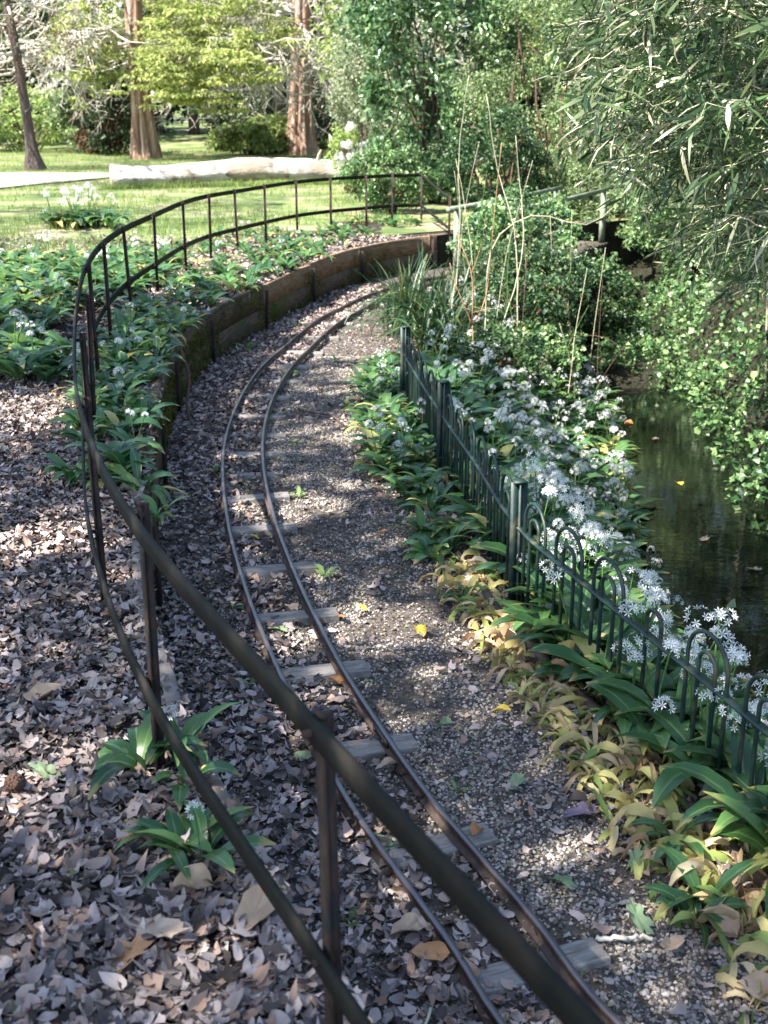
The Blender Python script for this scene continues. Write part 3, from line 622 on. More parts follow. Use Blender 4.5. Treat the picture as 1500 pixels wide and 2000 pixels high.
# ------------------------------------------------------------------ wild garlic
STAR_F, STAR_V = [], []
for k in range(6):
    a = k * math.pi / 3; c, s_ = math.cos(a), math.sin(a); b = len(STAR_V)
    STAR_V += [[0, 0, 0], [c * .6 - s_ * .16, s_ * .6 + c * .16, .16], [c * 1.05, s_ * 1.05, .3], [c * .6 + s_ * .16, s_ * .6 - c * .16, .16]]
    STAR_F += [[b, b + 1, b + 2, b + 3]]
STAR = (np.array(STAR_V), np.array(STAR_F))
def head_arrays(r, rad=.034, nf=17, fl=.0135):
    n = nf; k = np.arange(n); ph = k * 2.399963; cz = 1 - (k + .5) / n * 1.1; sz = np.sqrt(1 - np.clip(cz, -1, 1)**2)
    D = np.stack([np.cos(ph) * sz, np.sin(ph) * sz, cz], 1); D += r.normal(0, .12, D.shape); D /= np.linalg.norm(D, axis=1)[:, None]
    A = np.cross(D, [0.3, .2, .9]); A /= np.linalg.norm(A, axis=1)[:, None]; B = np.cross(D, A)
    M = np.stack([A, B, D], -1); rr = rad * r.uniform(.75, 1.1, n)
    V = np.einsum('nij,vj->nvi', M * fl, STAR[0]) + (D * rr[:, None])[:, None]
    F = (STAR[1][None] + (np.arange(n) * len(STAR[0]))[:, None, None]).reshape(-1, 4)
    return V.reshape(-1, 3), F
PED = []  # pedicels
class Plant: pass
def make_variant(seed, style):
    """style: 'green', 'turning', 'withered'; list of (partname, V, F, material)"""
    r = np.random.default_rng(seed); parts = []
    nl = r.integers(8, 12) if style != 'withered' else r.integers(8, 13)
    for k in range(nl):
        yaw = k * 2.4 + r.normal(0, .4)
        if style == 'green' or (style == 'turning' and r.random() < .55):
            L = r.uniform(.22, .36); v, f = ribbon(L, r.uniform(.055, .085), R(r.uniform(52, 84)), R(r.uniform(-60, 5)), 6, r.uniform(.15, .35), r.normal(0, .3), side=r.normal(0, .15)); m = M_garlic if r.random() < .93 else M_garlic_y
        elif style == 'turning' or r.random() < .07:
            v, f = ribbon(r.uniform(.17, .28), r.uniform(.03, .05), R(r.uniform(30, 80)), R(r.uniform(-110, -30)), 6, .4, r.normal(0, .6), wave=.1, side=r.normal(0, .25)); m = M_garlic_y if r.random() < .6 else M_garlic
        else:
            v, f = ribbon(r.uniform(.17, .34), r.uniform(.024, .042), R(r.uniform(50, 105)), R(r.uniform(-280, -110)), 9, .8, r.normal(0, 1.8), wave=.35, side=r.normal(0, .4)); m = M_garlic_t if r.random() < .82 else M_garlic_y
        c, s_ = math.cos(yaw), math.sin(yaw); v = v @ np.array([[c, s_, 0], [-s_, c, 0], [0, 0, 1]]) + [r.normal(0, .012), r.normal(0, .012), 0]
        parts.append(('leaf', v, f, m))
    return parts
def add_flowers(parts, seed, nh, big=1.0):
    r = np.random.default_rng(seed + 500)
    for k in range(nh):
        a = r.uniform(0, 6.28); h = r.uniform(.2, .4); d = r.uniform(.01, .13); P = crom([[0, 0, 0], [math.cos(a) * d * .35, math.sin(a) * d * .35, h * .55], [math.cos(a) * d, math.sin(a) * d, h]], 6)
        v, f = tube(P, .0032, 4, cap=False); parts.append(('stalk', v, f, M_stalk))
        hv, hf = head_arrays(r, r.uniform(.022, .036) * big, r.integers(7, 16), r.uniform(.0125, .0155) * big); parts.append(('flower_head', hv + P[-1], hf, M_petal))
    return parts
VAR = {}
for k in range(8): VAR['green', k] = make_variant(k, 'green')
for k in range(8): VAR['flower', k] = add_flowers(make_variant(20 + k, 'green'), k, 1 + k % 3, 1.1)
for k in range(6): VAR['turning', k] = make_variant(40 + k, 'turning')
for k in range(6): VAR['withered', k] = make_variant(60 + k, 'withered')
def lulv(nm, v):
    n3 = len(v) // 3
    return {'lu': np.tile([-1., 0, 1.], n3), 'lv': np.repeat(np.linspace(0, 1, n3), 3)} if nm == 'leaf' else {}
VARM = {k: [(nm, mesh(nm, v, f, m, nm != 'flower_head', lulv(nm, v)), v, f, m) for nm, v, f, m in parts] for k, parts in VAR.items()}
plants = []   # x, y, z, yaw, scale, style, zone, tilt
def sow(n, gen, zone, styles, sc=(.8, 1.15), bank=False, mind=.0):
    P = gen(n); pts = []
    for p in P:
        if mind and any((p[0] - q[0])**2 + (p[1] - q[1])**2 < mind**2 for q in pts): continue
        pts.append(p)
        plants.append((p[0], p[1], float(hgt(p[0], p[1], bank)) - .01, random.uniform(0, 6.28), random.uniform(*sc), random.choices(*styles)[0], zone))
def g_front(n): y = rng.uniform(2.6, 4.9, n); return np.c_[fx(HOOP, y) + rng.uniform(-.06, .4, n), y]
sow(100, g_front, 'stream', (['green', 'flower'], [1, 2.2]), (1.0, 1.3), mind=.11)
def g_front2(n): y = rng.uniform(3.0, 6.8, n); return np.c_[fx(HOOP, y) + rng.uniform(.25, .8, n), y]
sow(130, g_front2, 'stream', (['green', 'flower'], [1, 5]), (1.05, 1.35), mind=.12)
def g_stream(n):
    y = 2.6 + 10.9 * rng.random(n) ** 1.4; a = fx(HOOP, y) + .06; a = np.where(y > 9.4, .3 + (y - 9.4) * .1, a); b = fx(STL, y) + .05; return np.c_[a + (b - a) * rng.random(n) ** .85, y]
sow(1300, g_stream, 'stream', (['flower', 'green', 'turning'], [6, 4, .15]), (.8, 1.25), mind=.105)
def g_edge(n):
    y = rng.uniform(2.5, 11, n); a = np.interp(y, [2.6, 3.4, 4.4, 5, 6.6, 7.7, 9.9, 12.9], [.95, .74, .54, .4, .12, -.12, -.15, .1]) ; b = fx(HOOP, y) - .08; b = np.where(y > 9.4, .25, b); a = np.minimum(a, b - .12)
    return np.c_[a + (b - a) * rng.random(n), y]
E_ = g_edge(1500); far = E_[:, 1] > 5.8
sow(330, lambda n: E_[far][:n], 'edge_far', (['green', 'flower', 'turning', 'withered'], [4.5, 1.3, 2.6, 1]), (.7, 1.0), mind=.12)
sow(520, lambda n: E_[~far][:n], 'edge_near', (['withered', 'turning', 'green'], [12.0, 1.0, .15]), (.6, .9), mind=.07)
def g_left(n):
    y = rng.uniform(7.4, 15, n); return np.c_[rng.uniform(-6.2, -1.75, n), y]
def g_leftf(n):
    P = g_left(n); fence_x = np.interp(P[:, 1], Fc[:, 1], Fc[:, 0]); w = fx(WALL, P[:, 1])
    a = (P[:, 0] < fence_x - .15) & (vnoise(P, .7, 21) > .28) & (P[:, 0] > -.36 * P[:, 1]) & (P[:, 1] > 8.3 - (P[:, 0] + 3) * .4)
    return P[a]
sow(1500, g_leftf, 'left', (['green', 'flower', 'turning'], [9, 1.2, .4]), (.9, 1.3), True, .14)
def g_strip(n):
    y = rng.uniform(5.6, 16, n); w = fx(WALL, y); f_ = np.interp(y, Fc[:, 1], Fc[:, 0]); lo = np.maximum(f_ - .1, w - .9); P = np.c_[lo + (w - .06 - lo) * rng.random(n) ** .7, y]
    return P[(rng.random(n) < np.where(y < 6.8, .28, np.where(y < 10.8, .9, .25)))]
sow(480, g_strip, 'strip', (['green', 'turning', 'flower', 'withered'], [6.5, 2.2, .8, .5]), (.65, 1.0), True, .11)
def g_far(n):
    y = rng.uniform(12.5, 20.5, n); f_ = np.interp(y, Fc[:, 1], Fc[:, 0]); return np.c_[f_ + rng.uniform(-1.3, 1.2, n), y][(f_ + 0 < 5)]
sow(170, lambda n: (lambda P: P[P[:, 0] < wx(P[:, 1]) - .1])(g_far(n)), 'far', (['turning', 'withered', 'green', 'flower'], [4, 3, 2.5, 1]), (.6, .95), True, .2)
for (x, y, st, sc, lab) in [(-.69, 2.98, 'green', .8, 0), (-.6, 3.08, 'flower', .75, 0), (-.55, 2.9, 'turning', .7, 0), (-.46, 2.55, 'flower', .7, 1), (-.52, 2.6, 'turning', .7, 1), (-1.2, 5.6, 'turning', .9, 2), (-1.05, 5.2, 'turning', .7, 2)]:
    plants.append((x, y, -.01, random.uniform(0, 6.28), sc, st, 'post%d' % lab))
plants.append((-.18, 1.35, -.01, 1., .7, 'green', 'post3'))
for k in range(16): plants.append((random.gauss(-4.85, .22), random.gauss(19.4, .35), 0, random.uniform(0, 6.28), random.uniform(1.3, 1.8), 'flower', 'clump'))

ZONE = {'stream': ('wild garlic with white flower heads on the stream bank behind the hoop fence', 'flowering wild garlic on the stream bank'),
        'edge_far': ('green wild garlic clump beside the far gravel edge against the hoop fence', 'green wild garlic along the far hoop fence'),
        'edge_near': ('withered yellow and tan garlic clump on the near gravel edge by the board', 'withered garlic along the near edging board'),
        'left': ('dark green wild garlic growing in the big patch left of the strap fence', 'wild garlic in the patch left of the fence'),
        'strip': ('wild garlic tumbling over the plank wall between it and the strap fence', 'wild garlic on top of the plank wall'),
        'far': ('pale yellowing garlic clump at the far end of the bank by the fence', 'yellowing garlic at the far end of the bank'),
        'clump': ('tall white-flowered garlic standing alone in the grass at the far left', 'tall garlic clump in the grass'),
        'post0': ('green garlic at the foot of the second nearest rusty fence post', 'garlic round the second fence post'),
        'post1': ('garlic with yellow leaves in the dead leaves below the near fence straps', 'yellowing garlic in the near leaf litter'),
        'post2': ('small yellow-edged garlic on the bank edge just left of the plank wall', 'small garlic at the bank edge'),
        'post3': ('blurred green garlic beside the foot of the nearest fence post', 'garlic at the nearest post')}
PITCH = R(18.73)
def garlic_label(zone, st, v, x, y):
    lab, grp = ZONE[zone]
    kind = {'flower': ['one-headed white garlic', 'two-headed white garlic', 'three-headed white garlic'][v % 3], 'green': 'flowerless green garlic', 'turning': 'half-yellow garlic', 'withered': ['shrivelled tan garlic', 'curled straw-coloured garlic', 'limp pale brown garlic'][v % 3]}[st]
    sec = 'at the lower right corner' if y < 3.0 else 'beside the second nearest sleeper' if y < 3.6 else 'beside the third nearest sleeper' if y < 4.25 else 'just before the nearest green post' if y < 5.27 else 'between first and second green posts' if y < 7.4 else 'between second and third green posts' if y < 9.4 else 'past the third green post'
    if zone == 'stream':
        f_ = (x - float(fx(HOOP, y))) / max(.2, float(fx(STL, y) - fx(HOOP, y)))
        return kind + (' close behind the hoops' if f_ < .33 else ' halfway down the stream bank' if f_ < .66 else ' at the water edge') + ', ' + sec, 'wild garlic on the stream bank'
    if zone in ('edge_far', 'edge_near'):
        return kind + (' against the hoop fence' if float(fx(HOOP, y)) - x < .25 else ' at the gravel edge') + ', ' + sec, 'wild garlic along the gravel edge'
    if zone == 'strip': return kind + ' on the plank wall top, ' + ('at its near end' if y < 7.2 else 'left of the first stake' if y < 9 else 'around its middle' if y < 11.5 else 'toward its far end'), grp
    if zone == 'left': return kind + ' in the leafy patch left of the fence, ' + ('nearest the dead leaves' if y < 9.6 else 'in its middle' if y < 12 else 'along its far side'), grp
    return lab, grp
def in_view(x, y, z, marg=.06):
    d = y * math.cos(PITCH) - (z - 1.8) * math.sin(PITCH)
    if d < .3: return None
    u = x / d; v = (y * math.sin(PITCH) + (z - 1.8) * math.cos(PITCH)) / d
    if abs(u) > .323 + marg or abs(v) > .431 + marg: return None
    return d
seen = []
for p in plants:
    d = in_view(*p[:3])
    seen.append((d / p[4] if d else 1e9, p))
seen.sort(key=lambda a: a[0])
n_ind = 300; joined = []
for k, (d, p) in enumerate(seen):
    x, y, z, yaw, sc, st, zone = p; nv = 8 if st in ('green', 'flower') else 6; v = random.randrange(nv)
    if k < n_ind and d < 1e8:
        lab, grp = garlic_label(zone, st, v, x, y); root = thing('wild_garlic', lab, 'plant', (x, y, z), (0, 0, yaw), grp, sc)
        for nm, me, *_ in VARM[st, v]: obj(nm, me, root)
    elif d < 1e8: joined.append((x, y, z, yaw, sc, st, v))
mats = [M_garlic, M_garlic_y, M_garlic_t, M_stalk, M_petal]
Vs, F4, MI, RN, LU, LV, n0 = [], [], [], [], [], [], 0
for (x, y, z, yaw, sc, st, v) in joined:
    c, s_ = math.cos(yaw) * sc, math.sin(yaw) * sc; Rz = np.array([[c, s_, 0], [-s_, c, 0], [0, 0, sc]])
    for nm, me, vv, ff, m in VARM[st, v]:
        Vs.append(vv @ Rz + [x, y, z]); ff = (ff[0] if isinstance(ff, list) else ff) + n0; F4.append(ff); MI.append(np.full(len(ff), mats.index(m))); RN.append(np.full(len(vv), random.random())); q_ = lulv(nm, vv); LU.append(q_.get('lu', np.ones(len(vv)))); LV.append(q_.get('lv', np.zeros(len(vv)))); n0 += len(vv)
if Vs: obj('wild_garlic_carpet', mesh('wild_garlic_carpet', np.concatenate(Vs), np.concatenate(F4), mats, True, {'rnd': np.concatenate(RN), 'lu': np.concatenate(LU), 'lv': np.concatenate(LV)}, np.concatenate(MI)), kind='stuff')

# ------------------------------------------------------------------ foliage volumes
def clump_points(c, rad, n, nclump=40, cr=.22, shell=.55, squash=.7, seed=None):
    """points gathered in lumps through an ellipsoid, denser to the outside"""
    c, rad = np.array(c, float), np.array(rad, float); D = rng.normal(size=(nclump, 3)); D /= np.linalg.norm(D, axis=1)[:, None]
    C = D * (shell + (1 - shell) * rng.random((nclump, 1)) ** .6); k = rng.integers(0, nclump, n)
    q = rng.normal(size=(n, 3)); q /= np.linalg.norm(q, axis=1)[:, None]; q *= rng.random((n, 1)) ** .45 * cr * rng.uniform(.6, 1.3, (nclump, 1))[k]; q[:, 2] *= squash
    P = C[k] + q
    return c + P * rad, k
def foliage(name, c, rad, n, size, mat, tm=SHRUB, nclump=40, cr=.24, parent=None, zmin=None, kind=None, droop=.2, shell=.55, tilt=.7, squash=.7):
    P, k = clump_points(c, rad, n, nclump, cr, shell, squash)
    ns = max(6, n // 260); per = int(n * .16) // ns    # stray shoots break the outline
    for q_ in range(ns):
        d = rng.normal(size=3); d[2] = abs(d[2]) * .8; d /= np.linalg.norm(d); L_ = rng.uniform(.25, .55); tt = rng.random(per)[:, None]
        P[q_ * per:(q_ + 1) * per] = np.array(c) + np.array(rad) * (d * (.75 + L_ * tt) + np.array([0, 0, -.25]) * tt**2) + rng.normal(0, size[1] * .45, (per, 3))
    if zmin is not None: P[:, 2] = np.maximum(P[:, 2], zmin + rng.random(len(P)) * .3)
    m = len(P); M = rotm(rng.uniform(0, 6.28, m), rng.normal(-droop, tilt, m), rng.normal(0, .7, m))
    rr = np.clip(rng.random(m) * .7 + (k % 7) / 7 * .3, 0, .999)
    return scatter(name, tm, P, M, rng.uniform(size[0], size[1], m), mat, rr, parent, kind)

def limb(p0, p1, sag=0, n=8, jit=.1):
    p0, p1 = np.array(p0, float), np.array(p1, float); t = np.linspace(0, 1, n)[:, None]; P = p0 + (p1 - p0) * t; L = np.linalg.norm(p1 - p0)
    P[:, 2] += sag * np.sin(t[:, 0] * np.pi) * L; P[1:] += rng.normal(0, jit * L / n, (n - 1, 3)); return P
def twigs(mb, P, r0, n, ln, k=3, droop=-.3, lvl=1):
    for _ in range(n):
        i = rng.integers(len(P) // 4, len(P)); d = rng.normal(size=3); d[2] = d[2] * .5 + droop; ax = P[-1] - P[0]; d = d / np.linalg.norm(d) + .8 * ax / (np.linalg.norm(ax) + 1e-9)
        d /= np.linalg.norm(d); L = ln * rng.uniform(.4, 1.2); Q = limb(P[i], P[i] + d * L, -.08, 4, .25); mb.add(*tube(Q, np.linspace(r0, r0 * .35, 4), k, cap=False))
        if lvl: twigs(mb, Q, r0 * .6, 3, ln * .5, k, droop, lvl - 1)

# slender tree far left
tr = thing('slender_tree', 'slender leaning dark-trunked tree on the grass beside the pale path', 'tree', (-10.7, 38, 0))
P = np.array([(0, 0, -.2), (-.06, 0, .5), (-.16, 0, 2), (-.28, 0, 3.5), (-.42, 0, 5), (-.45, .1, 7), (-.4, 0, 10)]); P = crom(P, 30); h = P[:, 2]
rad = .155 + .24 * np.exp(-np.clip(h, 0, 99) * 2.8) - h * .007
th = np.linspace(0, 2 * np.pi, 14, endpoint=False); wob = 1 + .12 * np.sin(th * 5)[None] * np.exp(-np.clip(h, 0, 9))[:, None]
v, f = tube(P, rad, 14, wob); obj('trunk', mesh('trunk', v, f, M_bark_dark, True), tr)
mb = MB()
for k in range(16):
    i = rng.integers(9, 26); a = rng.uniform(0, 6.28); L = rng.uniform(1.6, 3.6); Q = limb(P[i], P[i] + [math.cos(a) * L, math.sin(a) * L, rng.uniform(-1.0, .7)], -.06, 8, .3)
    v, f = tube(Q, np.linspace(.05, .012, 8), 5); obj('branch', mesh('branch', v, f, M_bark_pale, True), tr); twigs(mb, Q, .014, 16, 1.2)
obj('twigs', mb.mesh('twigs', M_bark_pale), tr, kind='stuff')
foliage('crown', (-.5, 0, 5.2), (3.6, 2.5, 2.6), 5000, (.06, .13), M_russet, nclump=60, parent=tr, cr=.3)
foliage('crown', (-.5, 0, 5.4), (3.6, 2.5, 2.6), 4000, (.06, .13), M_grey, nclump=50, parent=tr, cr=.3)

def redwood(x, y, r0, r1, lab, seed, n_br, foli):
    tr = thing('redwood', lab, 'tree', (x, y, 0)); rs = np.random.default_rng(seed)
    h = np.concatenate([np.linspace(-.3, 3, 26), np.linspace(3.3, 14, 26)]); P = np.stack([.06 * np.sin(h * .5 + seed), 0 * h, h], 1)
    rad = r1 + (r0 - r1) * np.exp(-np.clip(h, 0, 99) * .75); k = 56; th = np.linspace(0, 2 * np.pi, k, endpoint=False)
    amp = .42 * np.exp(-np.clip(h, 0, 99) * .22) + .1
    ph = .25 * np.sin(h * .8)[:, None]
    w1 = np.abs(np.sin((th[None] + ph) * 3.5 + seed)) ** .6; w2 = np.abs(np.sin((th[None] - ph) * 6 + 1.3 * seed)) ** .5
    wob = 1 - amp[:, None] * (1 - w1) - .5 * amp[:, None] * (1 - w2) + .02 * rs.normal(size=(len(h), k))
    v, f = tube(P, rad, k, wob); obj('trunk', mesh('trunk', v, f, M_bark_red, True), tr)
    mb = MB()
    for b in range(n_br):
        hz = rs.uniform(3.2, 7.6); a = rs.uniform(0, 6.28); L = rs.uniform(3, 6.5); p0 = np.array([0, 0, hz]) + np.array([math.cos(a), math.sin(a), 0]) * r1 * .7
        Q = limb(p0, p0 + [math.cos(a) * L, math.sin(a) * L, rs.uniform(-1.6, .2)], .07, 10, .35)
        v, f = tube(Q, np.linspace(.06, .018, 10), 5); obj('branch', mesh('branch', v, f, M_bark_pale, True), tr); twigs(mb, Q, .028, 18, 2.0, droop=-.3)
    obj('twigs', mb.mesh('twigs', M_bark_pale), tr, kind='stuff')
    for (c, rad_, n) in foli: foliage('crown', c, rad_, n, (.12, .24), M_spray, [flat_leaf(.3, .06, .15), flat_leaf(.38, .1, .3)], 80, .24, tr, zmin=.5, droop=.3, tilt=.3, shell=.1, squash=.22)
    return tr
redwood(-8.98, 46.5, .68, .33, 'red-barked redwood half hidden by bright yellow-green sprays near the path', 2, 20,
        [((2.5, -2.0, 2.85), (2.6, 1.5, 1.35), 8000), ((-1.7, -1.0, 3.7), (1.3, 1.0, 1.9), 5000), ((2.9, -.6, 4.1), (2.9, 1.5, 1.5), 8000), ((.2, 1.4, 4.2), (2.5, .8, 2.2), 5000), ((3, .4, 5.8), (3.2, 1.8, 1.1), 3500)])
redwood(-3.37, 51.5, .82, .42, 'stout fluted redwood trunk standing behind the bleached log', 5, 40, [((-2.5, 1, 4.9), (2.6, 1.6, 1.2), 2200)])
tr = thing('dark_tree', 'thin dark trunk just behind the fluted redwood', 'tree', (-4.6, 55, 0))
v, f = tube(crom([[0, 0, -.2], [.05, 0, 2], [.1, 0, 5], [-.2, 0, 9]], 14), np.linspace(.3, .17, 14), 9); obj('trunk', mesh('trunk', v, f, M_bark_dark, True), tr)
foliage('crown', (0, 0, 8), (2.5, 2.5, 2.4), 3500, (.2, .4), M_dark, parent=tr)
# fallen log
log = thing('fallen_log', 'long bleached bare log lying across the meadow behind the fence', 'log', (0, 0, 0))
P = crom([(-6.5, 29.4, .27), (-5.2, 29.9, .27), (-3.6, 30.5, .36), (-2.4, 30.9, .35), (-1, 31.3, .27), (.2, 31.6, .2)], 26); th = np.linspace(0, 2 * np.pi, 18, endpoint=False)
rad = np.interp(np.arange(26), [0, 4, 12, 17, 25], [.24, .22, .27, .27, .19]); wob = 1 + .07 * np.sin(th * 3)[None] + .05 * np.sin(th * 7 + 1)[None] + rng.normal(0, .03, (26, 18)) + rng.normal(0, .05, (26, 1))
v, f = tube(P, rad, 18, wob); o = obj('log_trunk', mesh('log_trunk', v, f, M_log, True), log)
v, f = tube([P[0] - (P[1] - P[0]) * .03, P[0]], [.2, .235], 14); obj('cut_end', mesh('cut_end', v, f, M_log_end), log)
v, f = tube(limb(P[18] + [0, 0, .2], P[18] + [.15, -.1, .5], 0, 4), [.05, .045, .04, .03], 7); obj('stub', mesh('stub', v, f, M_log), log)

# backdrop woodland: individual trees and bushes
def tree(x, y, h, r, lab, grp, mat, n, size, cz=None, trunk=M_bark_dark):
    t_ = thing('woodland_tree', lab, 'tree', (x, y, float(hgt(x, y, True))), group=grp); 
    v, f = tube(limb((0, 0, -.3), (rng.normal(0, .3), 0, h * .8), 0, 8, .15), np.linspace(.1 + h * .018, .05, 8), 7); obj('trunk', mesh('trunk', v, f, trunk, True), t_)
    for b in range(5):
        a = rng.uniform(0, 6.28); z0 = h * rng.uniform(.3, .65); Q = limb((0, 0, z0), (math.cos(a) * r * .7, math.sin(a) * r * .7, z0 + h * .2), .05, 6, .2); v, f = tube(Q, np.linspace(.08, .02, 6), 4); obj('branch', mesh('branch', v, f, trunk, True), t_)
    foliage('crown', (0, 0, cz or h * .62), (r, r, h * .45), n, size, mat, parent=t_, nclump=55, cr=.26, shell=.4); return t_
def bush(name, x, y, rx, ry, h, lab, mat, n, size, tm=SHRUB, grp=None, z0=None, nclump=45, cr=.26, shell=.5):
    zb = float(hgt(x, y)) if z0 is None else z0
    b_ = thing(name, lab, 'shrub', (x, y, zb), group=grp); mb = MB()
    for k in range(9):
        a = rng.uniform(0, 6.28); e = np.array([math.cos(a) * rx * .6, math.sin(a) * ry * .6, h * rng.uniform(.5, .85)]); mb.add(*tube(limb((rng.normal(0, .06), rng.normal(0, .06), -.1), e, .05, 6, .2), np.linspace(.035, .01, 6), 4))
    obj('stems', mb.mesh('stems', M_twig), b_); foliage('crown', (0, 0, h * .5), (rx, ry, h * .52), n, size, mat, tm, nclump, cr, b_, zmin=.0, shell=shell); return b_
k = 0
for (x, y, h, r, m, nm) in [(-26, 62, 9, 4, M_mid, 'mid green'), (-20, 60, 10, 4, M_dark, 'dark'), (-14.5, 62, 10, 4, M_mid, 'mid green'), (-10, 66, 12, 4.5, M_dark, 'dark'), (-5.5, 64, 11, 4, M_dark, 'dark'), (-.5, 62, 11, 4.5, M_dark, 'dark'),
                            (4.5, 60, 11, 4, M_mid, 'mid green'), (9, 58, 11, 4, M_light, 'pale spring green'), (14, 60, 11, 5, M_mid, 'mid green'), (20, 60, 11, 5, M_dark, 'dark'), (-23, 74, 13, 5, M_dark, 'dark'), (-15, 76, 14, 5.5, M_grey, 'grey-green'), (-7, 78, 15, 6, M_mid, 'mid green'), (2, 78, 15, 6, M_dark, 'dark'), (11, 76, 15, 6, M_dark, 'dark'), (22, 74, 14, 6, M_mid, 'mid green'), (-32, 72, 12, 5, M_mid, 'mid green')]:
    tree(x, y, h, r, nm + ' broadleaf tree in the woodland behind the meadow', nm + ' trees behind the meadow', m, 4200 if y < 70 else 2600, (.3, .55))
for (x, y, rx, h, m, lab) in [(-15.5, 55, 3.2, 2.6, M_light, 'bright green low bush behind the slender tree'), (-19.5, 54, 3, 2.4, M_light, 'bright green bush at the far left edge'), (-12.2, 53, 2, 2.6, M_mid, 'mid green bush right of the slender tree'),
                              (-11.2, 50.5, 1.6, 3.4, M_dark, 'dark bush left of the sprayed redwood'), (-11.8, 52, 1.2, 3.2, M_russet, 'russet-tinted bush left of the sprayed redwood'), (-6.2, 57, 2.6, 3.2, M_dark, 'dark bush standing for the shaded hollow between the two redwoods'), (-2.5, 60, 3, 3.4, M_dark, 'dark bush behind the fluted redwood'),  # bush between the redwoods: dark leaf colour stands for deep shade there
                              (-5.6, 51, 1.5, 1.3, M_light, 'low bright undergrowth bush left of the fluted redwood'), (-4.6, 52.5, 1.1, 1.6, M_light, 'fresh green bush tucked against the fluted redwood'), (-1.4, 52, 1.1, .9, M_light, 'low green bush right of the fluted redwood'), (1, 54, 2.2, 3.6, M_grey, 'grey-green bush right behind the fluted redwood')]:
    bush('bush', x, y, rx, rx * .7, h, lab, m, 5000, (.11, .26))
for k in range(15):
    bush('edge_bush', -36 + k * 4.6 + rng.normal(0, .5), 69 + rng.normal(0, 1), 3.4, 2, 5.6 + rng.normal(0, .6), 'dark evergreen bush in the hedge line closing the wood', M_dark if k % 3 else M_mid, 2400, (.35, .6), grp='hedge line of evergreens behind the trees', nclump=40, cr=.3)
for (x, y, h, r, m, nm) in [(7.5, 35, 13, 3.8, M_mid, 'mid green'), (12.5, 31, 14, 4.2, M_dark, 'dark'), (3.2, 40, 14, 3.6, M_grey, 'grey-green'), (11, 22, 12, 3.6, M_mid, 'mid green'), (-.5, 44, 13, 3, M_light, 'pale spring green')]:
    tree(x, y, h, r, 'tall ' + nm + ' tree rising above the shrubs beyond the footbridge', 'tall trees beyond the footbridge', m, 8500, (.18, .33))
# nearer shrubs right of the meadow
bush('laurel_shrub', 1.0, 24.5, 1.7, 1.5, 5.9, 'tall glossy dark laurel with hanging leaves behind the fence end', M_laurel, 20000, (.1, .18), LAUREL[:1] + SHRUB[:1], nclump=110, cr=.2)
bush('greygreen_shrub', -.15, 28.5, 1.1, 1.3, 4.6, 'grey-green small-leaved shrub left of the tall laurel', M_grey, 15000, (.05, .1), nclump=70)
bush('small_leaved_shrub', 3.0, 22.6, 1.6, 1.4, 4.2, 'mid green small-leaved shrub right of the tall laurel', M_mid, 20000, (.04, .085), nclump=90, cr=.2)
bush('spring_shrub', 4.4, 30, 2.2, 1.6, 6.4, 'yellow-green shrub catching the sun at the top behind the others', M_light, 12000, (.07, .14), nclump=60)
bush('dark_shrub', 5.6, 25, 2.2, 1.6, 5.4, 'dark shrub beyond the footbridge', M_dark, 12000, (.07, .14), nclump=60)
bush('fence_end_bush', .05, 22.2, .85, .6, 1.15, 'leafy green bush behind the far end of the strap fence', M_ivy, 6500, (.05, .1), nclump=50)
bush('hazel_bush', 1.9, 21, .9, .7, 1.8, 'dense mid green bush behind the dry canes', M_bramble, 8000, (.05, .09), nclump=50)
bl = bush('blossom_bush', -.75, 27.5, .5, .45, 1.6, 'small white-blossomed bush at the right end of the log', M_light, 1500, (.05, .09), nclump=20)
P, k_ = clump_points((0, 0, .85), (.42, .42, .62), 2600, 24, .24); m = len(P)
scatter('blossom', [STAR], P, rotm(rng.uniform(0, 6.28, m), rng.normal(0, .8, m), rng.normal(0, .8, m)), rng.uniform(.022, .04, m), M_petal, parent=bl)

# grass on the meadow
blade = [(np.array([[0, -.05, 0], [0, .05, 0], [.12, 0, .55], [.45, 0, .95]]) * [1, 1, 1], np.array([[0, 1, 2], [0, 1, 3]])[:1]), (np.array([[0, -.04, 0], [0, .04, 0], [.3, 0, 1.]]), np.array([[0, 1, 2]])), (np.array([[0, -.05, 0], [0, .05, 0], [-.2, .15, .9]]), np.array([[0, 1, 2]]))]
blade[0] = (np.array([[0, -.05, 0], [0, .05, 0], [.15, 0, .8]]), np.array([[0, 1, 2]]))
n = 150000; P = np.c_[rng.uniform(-20, 3, n), 13 + 42 * rng.random(n) ** 1.4]
fxx = np.interp(P[:, 1], Fc[:, 1], Fc[:, 0]); keep = (P[:, 0] > -.36 * P[:, 1] - .6) & (P[:, 0] < np.where(P[:, 1] < 20.2, fxx - .3, .2 + (P[:, 1] - 20) * .1)) & (rng.random(n) < sstep(.3, .6, vnoise(P, .8, 31) * .6 + vnoise(P, 2.5, 32) * .4)) & ~in_poly(P, pp)
P = P[keep]; m = len(P)
scatter('grass', blade, np.c_[P, hgt(P[:, 0], P[:, 1], True)], rotm(rng.uniform(0, 6.28, m), rng.normal(0, .25, m), rng.normal(0, .25, m)), rng.uniform(.06, .17, m), M_grass, kind='stuff')

